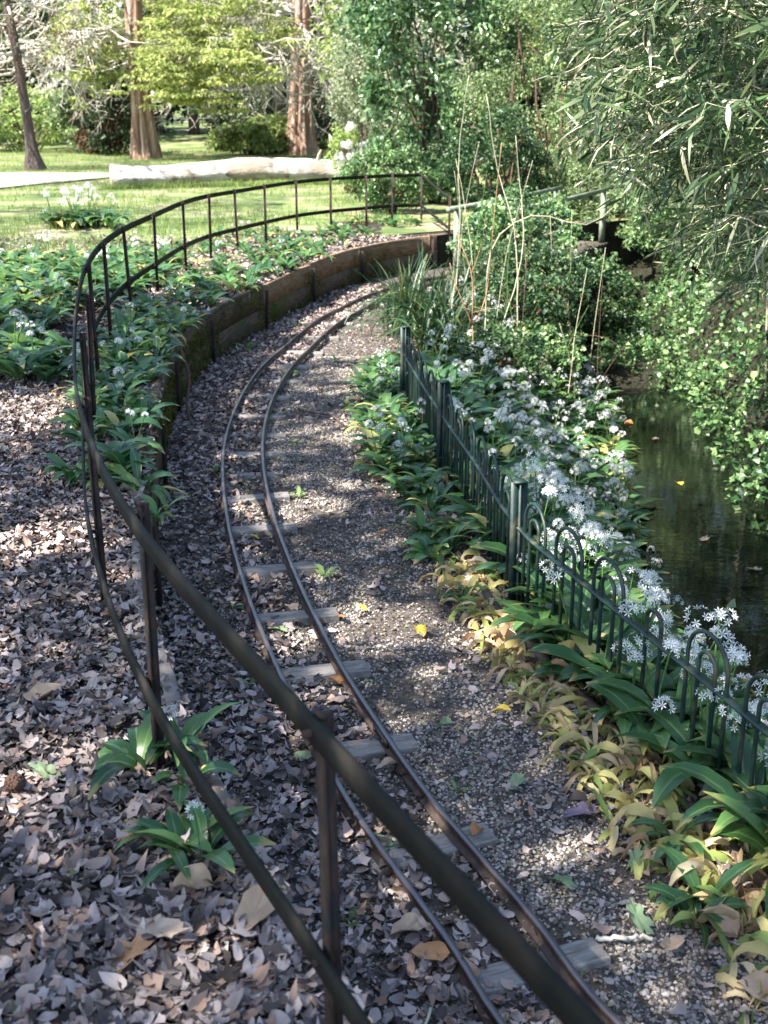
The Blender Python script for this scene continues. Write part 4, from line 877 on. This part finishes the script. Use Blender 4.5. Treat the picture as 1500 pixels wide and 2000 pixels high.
n = 5000; t_ = rng.random(n); lp = np.stack([np.interp(t_, np.linspace(0, 1, 26), crom([(-6.5, 29.4, .27), (-5.2, 29.9, .27), (-3.6, 30.5, .36), (-2.4, 30.9, .35), (-1, 31.3, .27), (.2, 31.6, .2)], 26)[:, k]) for k in (0, 1)], 1) + np.c_[rng.normal(0, .1, n), -.28 - .25 * rng.random(n)]
scatter('grass', blade, np.c_[lp, np.zeros(n)], rotm(rng.uniform(0, 6.28, n), rng.normal(0, .3, n), rng.normal(0, .3, n)), rng.uniform(.08, .24, n), M_grass, kind='stuff')
for k, (x, y, s_) in enumerate([(-.3, 5.6, .1), (-.52, 6.9, .09), (-.62, 8.1, .1), (-1.1, 7.4, .1), (-1.25, 9.6, .12), (-1.35, 11.6, .16), (-.95, 12.9, .16), (-.8, 10.4, .1), (.02, 3.25, .07), (-.1, 2.9, .07), (-.72, 5.2, .08), (-.9, 6.2, .09), (.25, 3.6, .05), (-.55, 4.4, .07), (-.3, 9.3, .1), (-.45, 11, .12)]):
    tf_ = thing('seedling', 'small green seedling ' + ['by the right rail past the fifth sleeper', 'between the rails at mid distance', 'between the rails on the bend', 'left of the rails among dead leaves', 'left of the rails on the bend', 'at the foot of the plank wall', 'near the far foot of the plank wall', 'between the far rails', 'between the two nearest sleepers', 'left of the nearest sleeper', 'left of the rails near the second fence post', 'in the leaves below the wall', 'on the near gravel', 'just left of the left rail', 'in the far gravel', 'beside the far bend sleepers'][k], 'plant', (x, y, -.45), (0, 0, k))
    for q in range(rng.integers(4, 8)):
        v, f = ribbon(s_ * rng.uniform(.7, 1.2), s_ * .3, R(rng.uniform(30, 80)), R(rng.uniform(-40, 20)), 4, .2); obj('leaf', mesh('leaf', v, f, M_garlic, True), tf_, rot=(0, 0, q * 2.2))

# ------------------------------------------------------------------ footbridge over the stream
br = thing('footbridge', 'small footbridge with pale green rails half hidden behind the bushes', 'bridge')
A0, A1 = np.array([1.62, 15.6]), np.array([3.62, 19.8]); u = (A1 - A0) / np.linalg.norm(A1 - A0); nL = np.array([-u[1], u[0]]); Lb = np.linalg.norm(A1 - A0); yaw = math.atan2(u[1], u[0])
for k in range(26):
    c = A0 + u * (Lb * (k + .5) / 26) + nL * .42; v, f = box(0, 0, 0, Lb / 26 - .012, .95, .04, 0, .002); obj('deck_board', mesh('deck_board', v, f, M_deck), br, (c[0], c[1], -.27 + rng.normal(0, .003)), (0, 0, yaw))
for off in (0.03, .82):
    c = (A0 + A1) / 2 + nL * off; v, f = box(0, 0, 0, Lb, .1, .24, 0); obj('beam', mesh('beam', v, f, M_plank), br, (c[0], c[1], -.415), (0, 0, yaw))
    for s0 in (.05, .5, .97):
        q = A0 + u * Lb * s0 + nL * (off + .0); v, f = box(0, 0, 0, .085, .085, .8); obj('post', mesh('post', v, f, M_rail_pale), br, (q[0], q[1], .15), (0, 0, yaw))
    for z0, rr in ((.56, .035), (.12, .028)):
        q0, q1 = A0 - u * .1 + nL * (off - .0), A1 + u * .1 + nL * off; v, f = tube([[*q0, z0], [*((q0 + q1) / 2), z0 - .01], [*q1, z0 + .01]], rr, 8); obj('handrail', mesh('handrail', v, f, M_rail_pale, True), br)

# ------------------------------------------------------------------ bramble, sedge, canes, sapling between fence and stream
def parts_from(name, tm, P, M, sc, mats_, parent, n_ind=300, rest='foliage', tm2=None):
    """the pieces nearest the camera as single objects sharing meshes, the rest joined"""
    d = np.array([(in_view(*p) or 99) for p in P]) / np.broadcast_to(sc, len(P)); o = np.argsort(d); sc = np.broadcast_to(sc, len(P))
    mes = [mesh(name, tv, tf, mats_, False) for tv, tf in tm]
    for i in o[:n_ind]:
        ob = obj(name, random.choice(mes), parent); A = np.eye(4); A[:3, :3] = M[i] * sc[i]; A[:3, 3] = P[i]; ob.matrix_local = Matrix(A.tolist())
    r_ = o[n_ind:]
    if len(r_): scatter(rest, tm2 or tm, P[r_], M[r_], sc[r_], mats_, parent=parent, kind='stuff')
bush('bramble', 1.6, 13.9, .8, 1.2, .95, 'dark tangled bramble between the sedge and the footbridge', M_bramble, 12000, (.03, .065), IVYS + SHRUB, nclump=130, cr=.2, z0=-.6)
bush('bramble', 1.7, 12.9, .45, .8, .6, 'lower bramble spilling towards the stream under the bridge', M_ivy, 9000, (.03, .06), IVYS, nclump=110, cr=.18, z0=-1.0)
bush('bramble', 1.75, 15.6, .75, 1.1, 1.25, 'pale green bramble at the end of the plank wall', M_ivy, 11000, (.035, .07), IVYS, nclump=70, z0=-.45)
bush('bramble', 2.7, 15.2, .55, .8, 1.0, 'loose green bramble in front of the footbridge opening', M_bramble, 7000, (.035, .07), IVYS, nclump=60, cr=.3, z0=-.95)
bush('bramble', 1.0, 11.2, .55, .8, .55, 'low dark bramble around the orange sapling', M_bramble, 6000, (.03, .06), IVYS, nclump=50, z0=-.75)
sed = thing('sedge_clump', 'clump of long arching dark sedge blades where the rails leave sight', 'plant', (0, 0, 0))
SED = [ribbon(1, .028, R(a0), R(a1), 7, .3, tw, pet=.05) for a0, a1, tw in ((82, -20, .3), (75, -55, -.4), (86, 30, .2), (80, -85, .5), (88, 55, 0))]
n = 620; cc = np.array([(.3, 12.4), (.5, 11.4), (.28, 13.2), (.62, 12.3)])[rng.integers(0, 4, n)]; q = cc + rng.normal(0, .13, (n, 2)); P = np.c_[q, hgt(q[:, 0], q[:, 1], False)]
parts_from('blade', SED, P, rotm(rng.uniform(0, 6.28, n), rng.normal(0, .12, n), 0), rng.uniform(.45, .95, n), M_sedge, sed, 300, 'blades')
def stick(name, lab, cat, pts, r0, r1, mat, group=None, k=6, n=14):
    P = crom(pts, n) + np.r_[np.zeros((1, 3)), rng.normal(0, .004, (n - 1, 3))]; v, f = tube(P, np.linspace(r0, r1, n), k); return tag(obj(name, mesh(name, v, f, mat, True)), lab, cat, group)
stick('dry_cane', 'tallest dry pale cane standing left of the others before the laurel', 'cane', [(.75, 12.6, -.5), (.78, 12.6, .6), (.76, 12.6, 1.4), (.84, 12.5, 2.12)], 0.0078, 0.0036, M_cane)
stick('dry_cane', 'dry pale cane leaning left, second tallest, beside the footbridge rail', 'cane', [(1.42, 12.6, -.5), (1.38, 12.7, .5), (1.18, 12.8, 1.2), (1.04, 12.8, 1.95)], 0.0091, 0.0036, M_cane)
stick('dry_cane', 'thin wavy greenish cane right of the two tall canes', 'cane', [(1.2, 12.2, -.4), (1.42, 12.4, .4), (1.4, 12.6, 1.0), (1.33, 12.6, 1.55)], 0.0078, 0.0030, M_cane)
stick('dry_cane', 'short thin cane crossing the footbridge rails', 'cane', [(1.5, 13.5, -.4), (1.55, 13.2, .3), (1.36, 12.8, .9)], 0.0065, 0.0024, M_cane)
stick('dry_cane', 'slim cane in front of the fence corner', 'cane', [(.95, 12.9, -.5), (.86, 12.9, .2), (.8, 12.7, .7), (.72, 12.6, 1.2)], 0.0052, 0.0018, M_cane)
stick('arching_stem', 'thin pale stem arching over from the canes to the right', 'stem', [(1.0, 11.8, -.4), (1.05, 11.8, .5), (1.4, 11.8, .82), (1.95, 11.7, .75), (2.2, 11.6, .95)], .008, .003, M_cane)
stick('arching_stem', 'low brown bramble stem arching toward the stream', 'stem', [(1.3, 10.6, -.6), (1.6, 10.7, -.2), (2.0, 10.6, -.15), (2.3, 10.5, -.4)], .005, .002, M_twig)
for k in range(34):
    x0, y0 = rng.uniform(.75, 2.3), rng.uniform(11.8, 15.5); z0 = float(hgt(x0, y0, False)); H = rng.uniform(.8, 2.0); lx, ly = rng.normal(0, .25, 2)
    stick('thin_stem', 'thin upright stem among the tangle of canes and brambles before the footbridge', 'stem', [(x0, y0, z0), (x0 + lx * .3, y0 + ly * .3, z0 + H * .5), (x0 + lx, y0 + ly, z0 + H)], .0055, .002, [M_cane, M_twig, M_stalk][k % 3], 'thin stems before the footbridge', 4, 7)
sap = thing('orange_sapling', 'leafless orange-brown forked sapling rising from the garlic', 'sapling', (.86, 11.0, -.68))
for nm, pts, r0 in (('trunk', [(0, 0, 0), (-.02, 0, .3), (-.04, 0, .58)], .017), ('branch', [(-.04, 0, .58), (-.2, 0, .95), (-.26, 0, 1.15)], .01), ('branch', [(-.04, 0, .58), (-.06, 0, 1.05), (-.22, .1, 1.45)], .01), ('branch', [(-.04, 0, .58), (.08, 0, .85), (.14, .05, 1.6), (.18, 0, 2.2)], .01), ('branch', [(-.06, 0, 1.05), (.02, 0, 1.3), (.06, 0, 1.6)], .006), ('branch', [(-.05, 0, .72), (-.28, -.05, .78)], .005), ('branch', [(-.03, 0, .7), (.22, -.05, .76)], .005)):
    P = crom(pts, 12); v, f = tube(P, np.linspace(r0 * .7, r0 * .35, 12), 6); obj(nm, mesh(nm, v, f, M_sapling, True), sap)

# ------------------------------------------------------------------ right bank: ivy and bamboo
ivy = thing('ivy_bank_cover', 'mass of bright ivy and bramble leaves covering the right stream bank', 'ivy')
n = 56000; y = 3.5 + 15.5 * rng.random(n) ** .95; t_ = rng.random(n); hk = rng.random(n); x = fx(STR, y) - .12 - .6 * sstep(12.8, 14, y) + 3.6 * t_ ** 1.1
z = hgt(x, y); lump = vnoise(np.stack([x, y], 1), 1.6, 44) * .55 + vnoise(np.stack([x, y], 1), 4.5, 45) * .35; hole = vnoise(np.stack([x, y], 1), 3.2, 46)
z = z + lump * sstep(-.2, .9, x - fx(STR, y)) + rng.random(n) * .3 * (hole > .45) - .02
P = np.c_[x - lump * .12, y, z]; keep = (hole > .22) | (hk < .22); P = P[keep]; y = y[keep]; n = len(P); d_ = np.clip(y / 7, .7, 1.6)
parts_from('leaf', IVY, P, rotm(np.pi + rng.normal(0, 1.5, n), rng.normal(-.15, .7, n), rng.normal(0, .8, n)), rng.uniform(.03, .06, n) * rng.choice([1, 1, 1.6], n), M_ivy, ivy, 300, 'ivy_leaves', tm2=IVYS)
# overhanging fringe beyond the water's left edge
bamboo = thing('bamboo_clump', 'big bamboo clump arching over the stream from the right bank', 'bamboo')
LP, LY, LT, LS = [], [], [], []
twm = MB()
for k in range(30):
    bx, by = rng.uniform(3.9, 6.2), rng.uniform(5.0, 12.5); H = rng.uniform(2.2, 4.0); lean = rng.uniform(.8, 2.6); dy = rng.normal(-.3, .6)
    P = crom([(bx, by, float(hgt(bx, by))), (bx - lean * .12, by + dy * .2, .8 + H * .35), (bx - lean * .5, by + dy * .6, .9 + H * .62), (bx - lean, by + dy, .9 + H * .66)], 18)
    v, f = tube(P, np.linspace(.016, .005, 18), 6); obj('culm', mesh('culm', v, f, M_cane if k % 3 == 0 else M_stalk, True), bamboo)
def bamboo_branch(p0, d, L):
    d = d / np.linalg.norm(d); Q = np.array([p0 + d * L * t + np.array([0, 0, -1]) * (L * .3 * t * t) for t in np.linspace(0, 1, 9)]) + rng.normal(0, .012, (9, 3))
    twm.add(*tube(Q, np.linspace(.0045, .0015, 9), 3, cap=False))
    for i in range(1, 9):
        T = Q[i] - Q[i - 1]; yw = math.atan2(T[1], T[0]); pt = math.atan2(T[2], np.hypot(T[0], T[1]))
        for q in range(rng.integers(3, 7) if i < 8 else 7):
            LP.append(Q[i] + rng.normal(0, .015, 3)); LY.append(yw + rng.normal(0, .95)); LT.append(pt * .5 - .1 + rng.normal(0, .5)); LS.append(rng.uniform(.07, .165))
n_b = 0
while n_b < 1150:
    y = rng.uniform(4.6, 11.5); px_ = rng.uniform(1090, 1640); d_ = y * 1.02; u_ = (px_ - 750) / 2322
    x = u_ * d_ ; pz = rng.uniform(-160, 620)
    lim = np.interp(pz, [-160, 60, 300, 420, 620], [1060, 1080, 1090, 1200, 1400])
    if px_ < lim + 40: continue
    if pz > 330 and rng.random() < (pz - 330) / 330: continue
    ang = PITCH - math.atan((1000 - pz) / 2322); z = 1.8 - y * math.tan(ang) + .12
    if z < float(hgt(x, y)) + .25: continue
    bamboo_branch(np.array([x + .25, y, z]), np.array([-1, rng.normal(-.15, .8), rng.uniform(-.2, .5)]), rng.uniform(.25, .5)); n_b += 1
for k in range(160):   # dense inner growth
    bamboo_branch(np.array([rng.uniform(2.6, 4.6), rng.uniform(7, 12.5), rng.uniform(.9, 3.0)]), np.array([rng.normal(-.8, .5), rng.normal(0, .8), rng.uniform(-.1, .5)]), rng.uniform(.3, .6))
for k in range(120):   # the part of the clump outside the frame, behind and above
    bamboo_branch(np.array([rng.uniform(2.8, 5.5), rng.uniform(4, 12), rng.uniform(2.0, 3.6)]), np.array([rng.normal(-.5, .8), rng.normal(0, .8), rng.uniform(-.1, .6)]), rng.uniform(.4, .8))
obj('twigs', twm.mesh('twigs', M_cane), bamboo, kind='stuff')
n = len(LP); parts_from('leaf', BAMB, np.array(LP), rotm(np.array(LY), np.array(LT), rng.normal(0, .8, n)), np.array(LS), M_bamboo, bamboo, 300, 'bamboo_leaves', tm2=BAMB2)
bush('stream_bush', 3.9, 21.2, 1.3, 1.0, 1.5, 'leafy bush hiding the stream beyond the footbridge', M_mid, 11000, (.05, .1), nclump=60, z0=-.5)
bush('stream_bush', 4.5, 17.4, 1.1, 1.3, 1.5, 'bright leafy bush at the right end of the footbridge', M_ivy, 11000, (.05, .1), nclump=60, z0=-.3)
bush('hillside_bush', 5.6, 14.5, 1.9, 2.2, 3.6, 'dark leafy bush behind the bamboo', M_bramble, 14000, (.06, .12), nclump=70, z0=0.2)
bush('hillside_bush', 5.0, 19.5, 1.6, 1.8, 3.2, 'mid green bush on the slope past the footbridge', M_mid, 12000, (.05, .1), nclump=70, z0=0.)
bush('hillside_bush', 8.2, 12, 2.2, 3, 4.2, 'large dark bush high on the right slope', M_dark, 9000, (.09, .16), nclump=60, z0=.8)
stick('dead_branch', 'pale dead cane slanting down through the ivy on the right bank', 'branch', [(2.85, 8.3, 1.05), (2.95, 8.3, .75), (3.4, 8.0, .1), (3.6, 7.9, -.2)], .012, .006, M_cane)
stick('dead_branch', 'thin dead twig dipping into the dark water', 'branch', [(3.1, 6.8, -.75), (2.6, 6.4, -1.0), (2.3, 6.2, -1.2)], .006, .003, M_cane)

# ------------------------------------------------------------------ sticks, cone and single fallen leaves
stick('broken_branch', 'brown broken branch propped against the mossy plank wall', 'branch', [(-1.62, 9.4, -.02), (-1.52, 9.15, -.2), (-1.5, 8.85, -.32), (-1.46, 8.7, -.46)], .016, .011, M_twig)
stick('twig', 'dark curved twig lying across the gravel right of the sleepers', 'twig', [(-.66, 9.0, -.42), (-.4, 8.85, -.425), (-.25, 8.5, -.425), (.05, 8.7, -.42)], .008, .004, M_twig)
stick('twig', 'pale straight stick among leaves left of the near rails', 'twig', [(-.1, 2.2, -.42), (.05, 2.32, -.41), (.12, 2.5, -.41)], .007, .004, M_cane)
stick('twig', 'lichen-grey stick beside the nearest sleeper end', 'twig', [(.6, 2.8, -.42), (.68, 2.79, -.415), (.76, 2.8, -.42)], .008, .006, M_bark_pale)
stick('twig', 'blurred dark twig in the near left leaf litter', 'twig', [(-.84, 2.35, .03), (-.78, 2.2, .035), (-.74, 2.08, .03)], .006, .003, M_twig)
cone = thing('pine_cone', 'small dark pine cone among the dead leaves at the left edge', 'pine cone', (-1.03, 2.88, .03)); b = MB()
for k in range(60):
    a = k * 2.4; h = k / 60; r_ = .022 * math.sin(math.pi * (h * .85 + .12)); v, f = box(r_ * math.cos(a), r_ * math.sin(a), h * .05, .013, .011, .004, a); b.add(v, f)
obj('scales', b.mesh('scales', M_twig), cone); cone.rotation_euler = (1.2, 0, .6)
FL = [(-1.08, 3.43, 'tan', 'pale tan oval leaf lying alone on the left leaf litter', .09), (-.95, 2.94, 'grn', 'green leaf lying by the pine cone', .07), (-1.22, 4.5, 'pur', 'purplish wet leaf in the left litter', .08), (-1.02, 4.05, 'orange', 'small orange leaf in the left litter below the purple one', .05),
      (-.52, 2.25, 'tan', 'large pinkish tan leaf under the near strap', .1), (-.66, 2.62, 'orange', 'small orange leaf left of the yellow garlic', .05), (-.47, 2.42, 'tan', 'rounded peach leaf below the near garlic clump', .07), (-.3, 2.3, 'tan', 'big tan oak leaf near the nearest post', .1), (-.56, 2.16, 'orange', 'narrow pinkish leaf standing in the near litter', .09)]
FB = [(-.71, 6.15, 'yel', 'small yellow leaf between the rails on dead leaves', .045), (-.44, 5.17, 'tan', 'tan leaf touching the right rail', .06), (-.2, 4.4, 'orange', 'orange leaf between rails past the fourth sleeper', .05), (.02, 3.72, 'tan', 'pale tan leaf between the rails', .06), (.06, 2.82, 'tan', 'large tan leaf between the near rails', .08),
      (.12, 2.72, 'orange', 'brown pointed leaf between the near rails', .08), (-.01, 6.18, 'orange', 'rust leaf on gravel beside the garlic', .055), (.16, 4.92, 'yel', 'yellow curled leaf at the gravel edge', .065), (-.1, 5.16, 'yel', 'bright yellow leaf at the end of a sleeper', .045), (.46, 4.12, 'yel', 'golden brown leaf on the dark soil', .055),
      (.46, 3.6, 'grn', 'pale green leaf on gravel right of the sleeper', .06), (.73, 2.88, 'grn', 'pale green triangular leaf on near gravel', .085), (.66, 3.42, 'pur', 'folded purple leaf beside the withered garlic', .08), (.02, 4.66, 'tan', 'brown leaf right of the sleeper end', .055), (-.2, 5.06, 'orange', 'small orange leaf on the sleeper', .045),
      (.95, 2.86, 'tan', 'pinkish tan leaf at the lower right', .09), (.98, 2.58, 'tan', 'tan leaf at the bottom right edge', .08), (.54, 3.05, 'grn', 'slender pale green leaf on near gravel', .08), (-.3, 3.78, 'grn', 'light green leaf left of the rails', .05), (.78, 3.15, 'grn', 'round glossy green leaf by the garlic edge', .06), (-.47, 4.9, 'grn', 'pale green leaf beside the sleeper', .06),
      (.8, 2.75, 'tan', 'round brown leaf on the near gravel', .07), (-.03, 5.9, 'tan', 'tan leaf in front of the garlic edge', .06), (.22, 4.0, 'grn', 'pale leaf on the gravel centre', .05), (.3, 3.3, 'orange', 'rusty leaf beside the near sleeper', .05), (-.55, 7.6, 'grn', 'pale green leaf at a far sleeper end', .06), (-.1, 9.9, 'grn', 'yellow-green leaf on the far gravel', .05)]
mm = {'tan': M_tan, 'grn': M_grn, 'yel': M_yel, 'orange': M_orange, 'pur': M_pur}
for L_, bank in ((FL, True), (FB, False)):
    for k, (x, y, c, lab, s_) in enumerate(L_):
        tv, tf = FANCY[random.randrange(9)]; z = float(hgt(x, y, bank)) + .035
        o = obj('fallen_leaf', mesh('fallen_leaf', tv, tf, mm[c], True), None, (x, y, z), (random.gauss(0, .2), random.gauss(0, .2), random.uniform(0, 6.28)), s_ * 1.15); tag(o, lab, 'leaf')
for k, (x, y, a_) in enumerate([(2.35, 8.2, 1), (2.5, 9.6, 2), (2.0, 6.6, .4), (2.55, 7.6, 3), (2.2, 10.8, 2.2), (2.45, 11.6, .2), (2.6, 11.0, 4)]):
    tag(obj('floating_leaf', mesh('floating_leaf', *FANCY[k], [M_tan, M_yel, M_orange][k % 3]), None, (x, y, -1.194), (0, 0, a_), .08), 'small ' + ['tan', 'yellow', 'rusty'][k % 3] + ' leaf floating on the dark stream ' + ['in its middle', 'well upstream', 'at the near left', 'near the ivy', 'upstream by the garlic', 'under the brambles', 'upstream below the ivy'][k], 'leaf')
o = obj('floating_leaf', mesh('floating_leaf', *LITTER[2], M_grn), None, (2.2, 6.95, -1.195), (0, 0, 1), .09); tag(o, 'pale green leaf floating on the dark stream', 'leaf')

# ------------------------------------------------------------------ shade trees standing beside and behind the camera (out of the picture, they shade the cutting)
def lit(x, y):
    """gaps between the crowns: where sun reaches the ground"""
    v = vnoise(np.stack([x, y], -1), .55, 71) * .55 + vnoise(np.stack([x, y], -1), 1.7, 72) * .45
    for cx, cy, r_ in ((-.8, 2.1, .22), (-.95, 3.1, .2), (-1.35, 5.0, .3), (-.2, 4.9, .33), (.3, 4.75, .25), (-.75, 6.6, .3), (-.2, 12.5, .9), (-.4, 9.8, .3), (-3.4, 11, .5), (-2.6, 9.0, .4)):
        v = np.where((x - cx)**2 + (y - cy)**2 < r_**2 * (.6 + .8 * vnoise(np.stack([x, y], -1), 4, 73)), 1, v)
    th = np.where((y > 11) & (x < 1.2), .47, .7); th = np.where((x > 1.0) & (y > 9), .42, th); th = np.where(x > 1.8, .33, th)
    return v > th
crowns = [((-1, 4), 'left'), ((1, 8), 'mid'), ((-4, 10), 'far')]
n = 34000; gx = rng.uniform(-7.5, 3.2, n); gy = rng.uniform(-1.5, 15, n); ok = ~lit(gx, gy) & (gy < 13.2 + .25 * gx)
gx, gy = gx[ok], gy[ok]; hz = rng.uniform(7.0, 10.0, len(gx)); C = np.stack([gx, gy, np.full(len(gx), -.2)], 1) + TOSUN * ((hz + .2) / TOSUN[2])[:, None]
n2 = 14000; g2 = np.c_[rng.uniform(-15, 1, n2), rng.uniform(13, 33, n2)]; g2 = g2[(vnoise(g2, .22, 81) * .5 + vnoise(g2 * [.35, 1], 1.1, 82) * .5 < .47) & (g2[:, 0] < -2 - (g2[:, 1] > 26) * 3)]
h2 = rng.uniform(8, 12, len(g2)); C = np.vstack([C, np.c_[g2, np.zeros(len(g2))] + TOSUN * (h2 / TOSUN[2])[:, None]])
trunks = [(-6.5, -2.5), (-9.5, 4.0), (-4.0, -5.5), (-19, 16)]
own = np.argmin([(C[:, 0] - a)**2 + (C[:, 1] - b)**2 for a, b in trunks], axis=0)
labs = ['tall shade tree behind the left of the camera', 'tall shade tree left of the fence outside the frame', 'tall shade tree behind the camera', 'tall shade tree far left of the meadow outside the frame']
for k, (a, b) in enumerate(trunks):
    s_t = thing('shade_tree', labs[k], 'tree', (a, b, 0)); v, f = tube(limb((0, 0, -.3), (.2, 0, 9), 0, 10, .1), np.linspace(.32, .1, 10), 10); obj('trunk', mesh('trunk', v, f, M_bark_dark, True), s_t)
    Pk = C[own == k] - [a, b, 0]; m = len(Pk)
    if m < 10: continue
    for q in range(14):
        e = Pk[rng.integers(m)]; Q = limb((0, 0, rng.uniform(4.5, 7)), e, .05, 8, .15); v, f = tube(Q, np.linspace(.09, .02, 8), 5); obj('branch', mesh('branch', v, f, M_bark_dark, True), s_t)
    scatter('crown', SHRUB, Pk, rotm(rng.uniform(0, 6.28, m), rng.normal(0, .5, m), rng.normal(0, .5, m)), rng.uniform(.16, .3, m), M_canopy, parent=s_t)
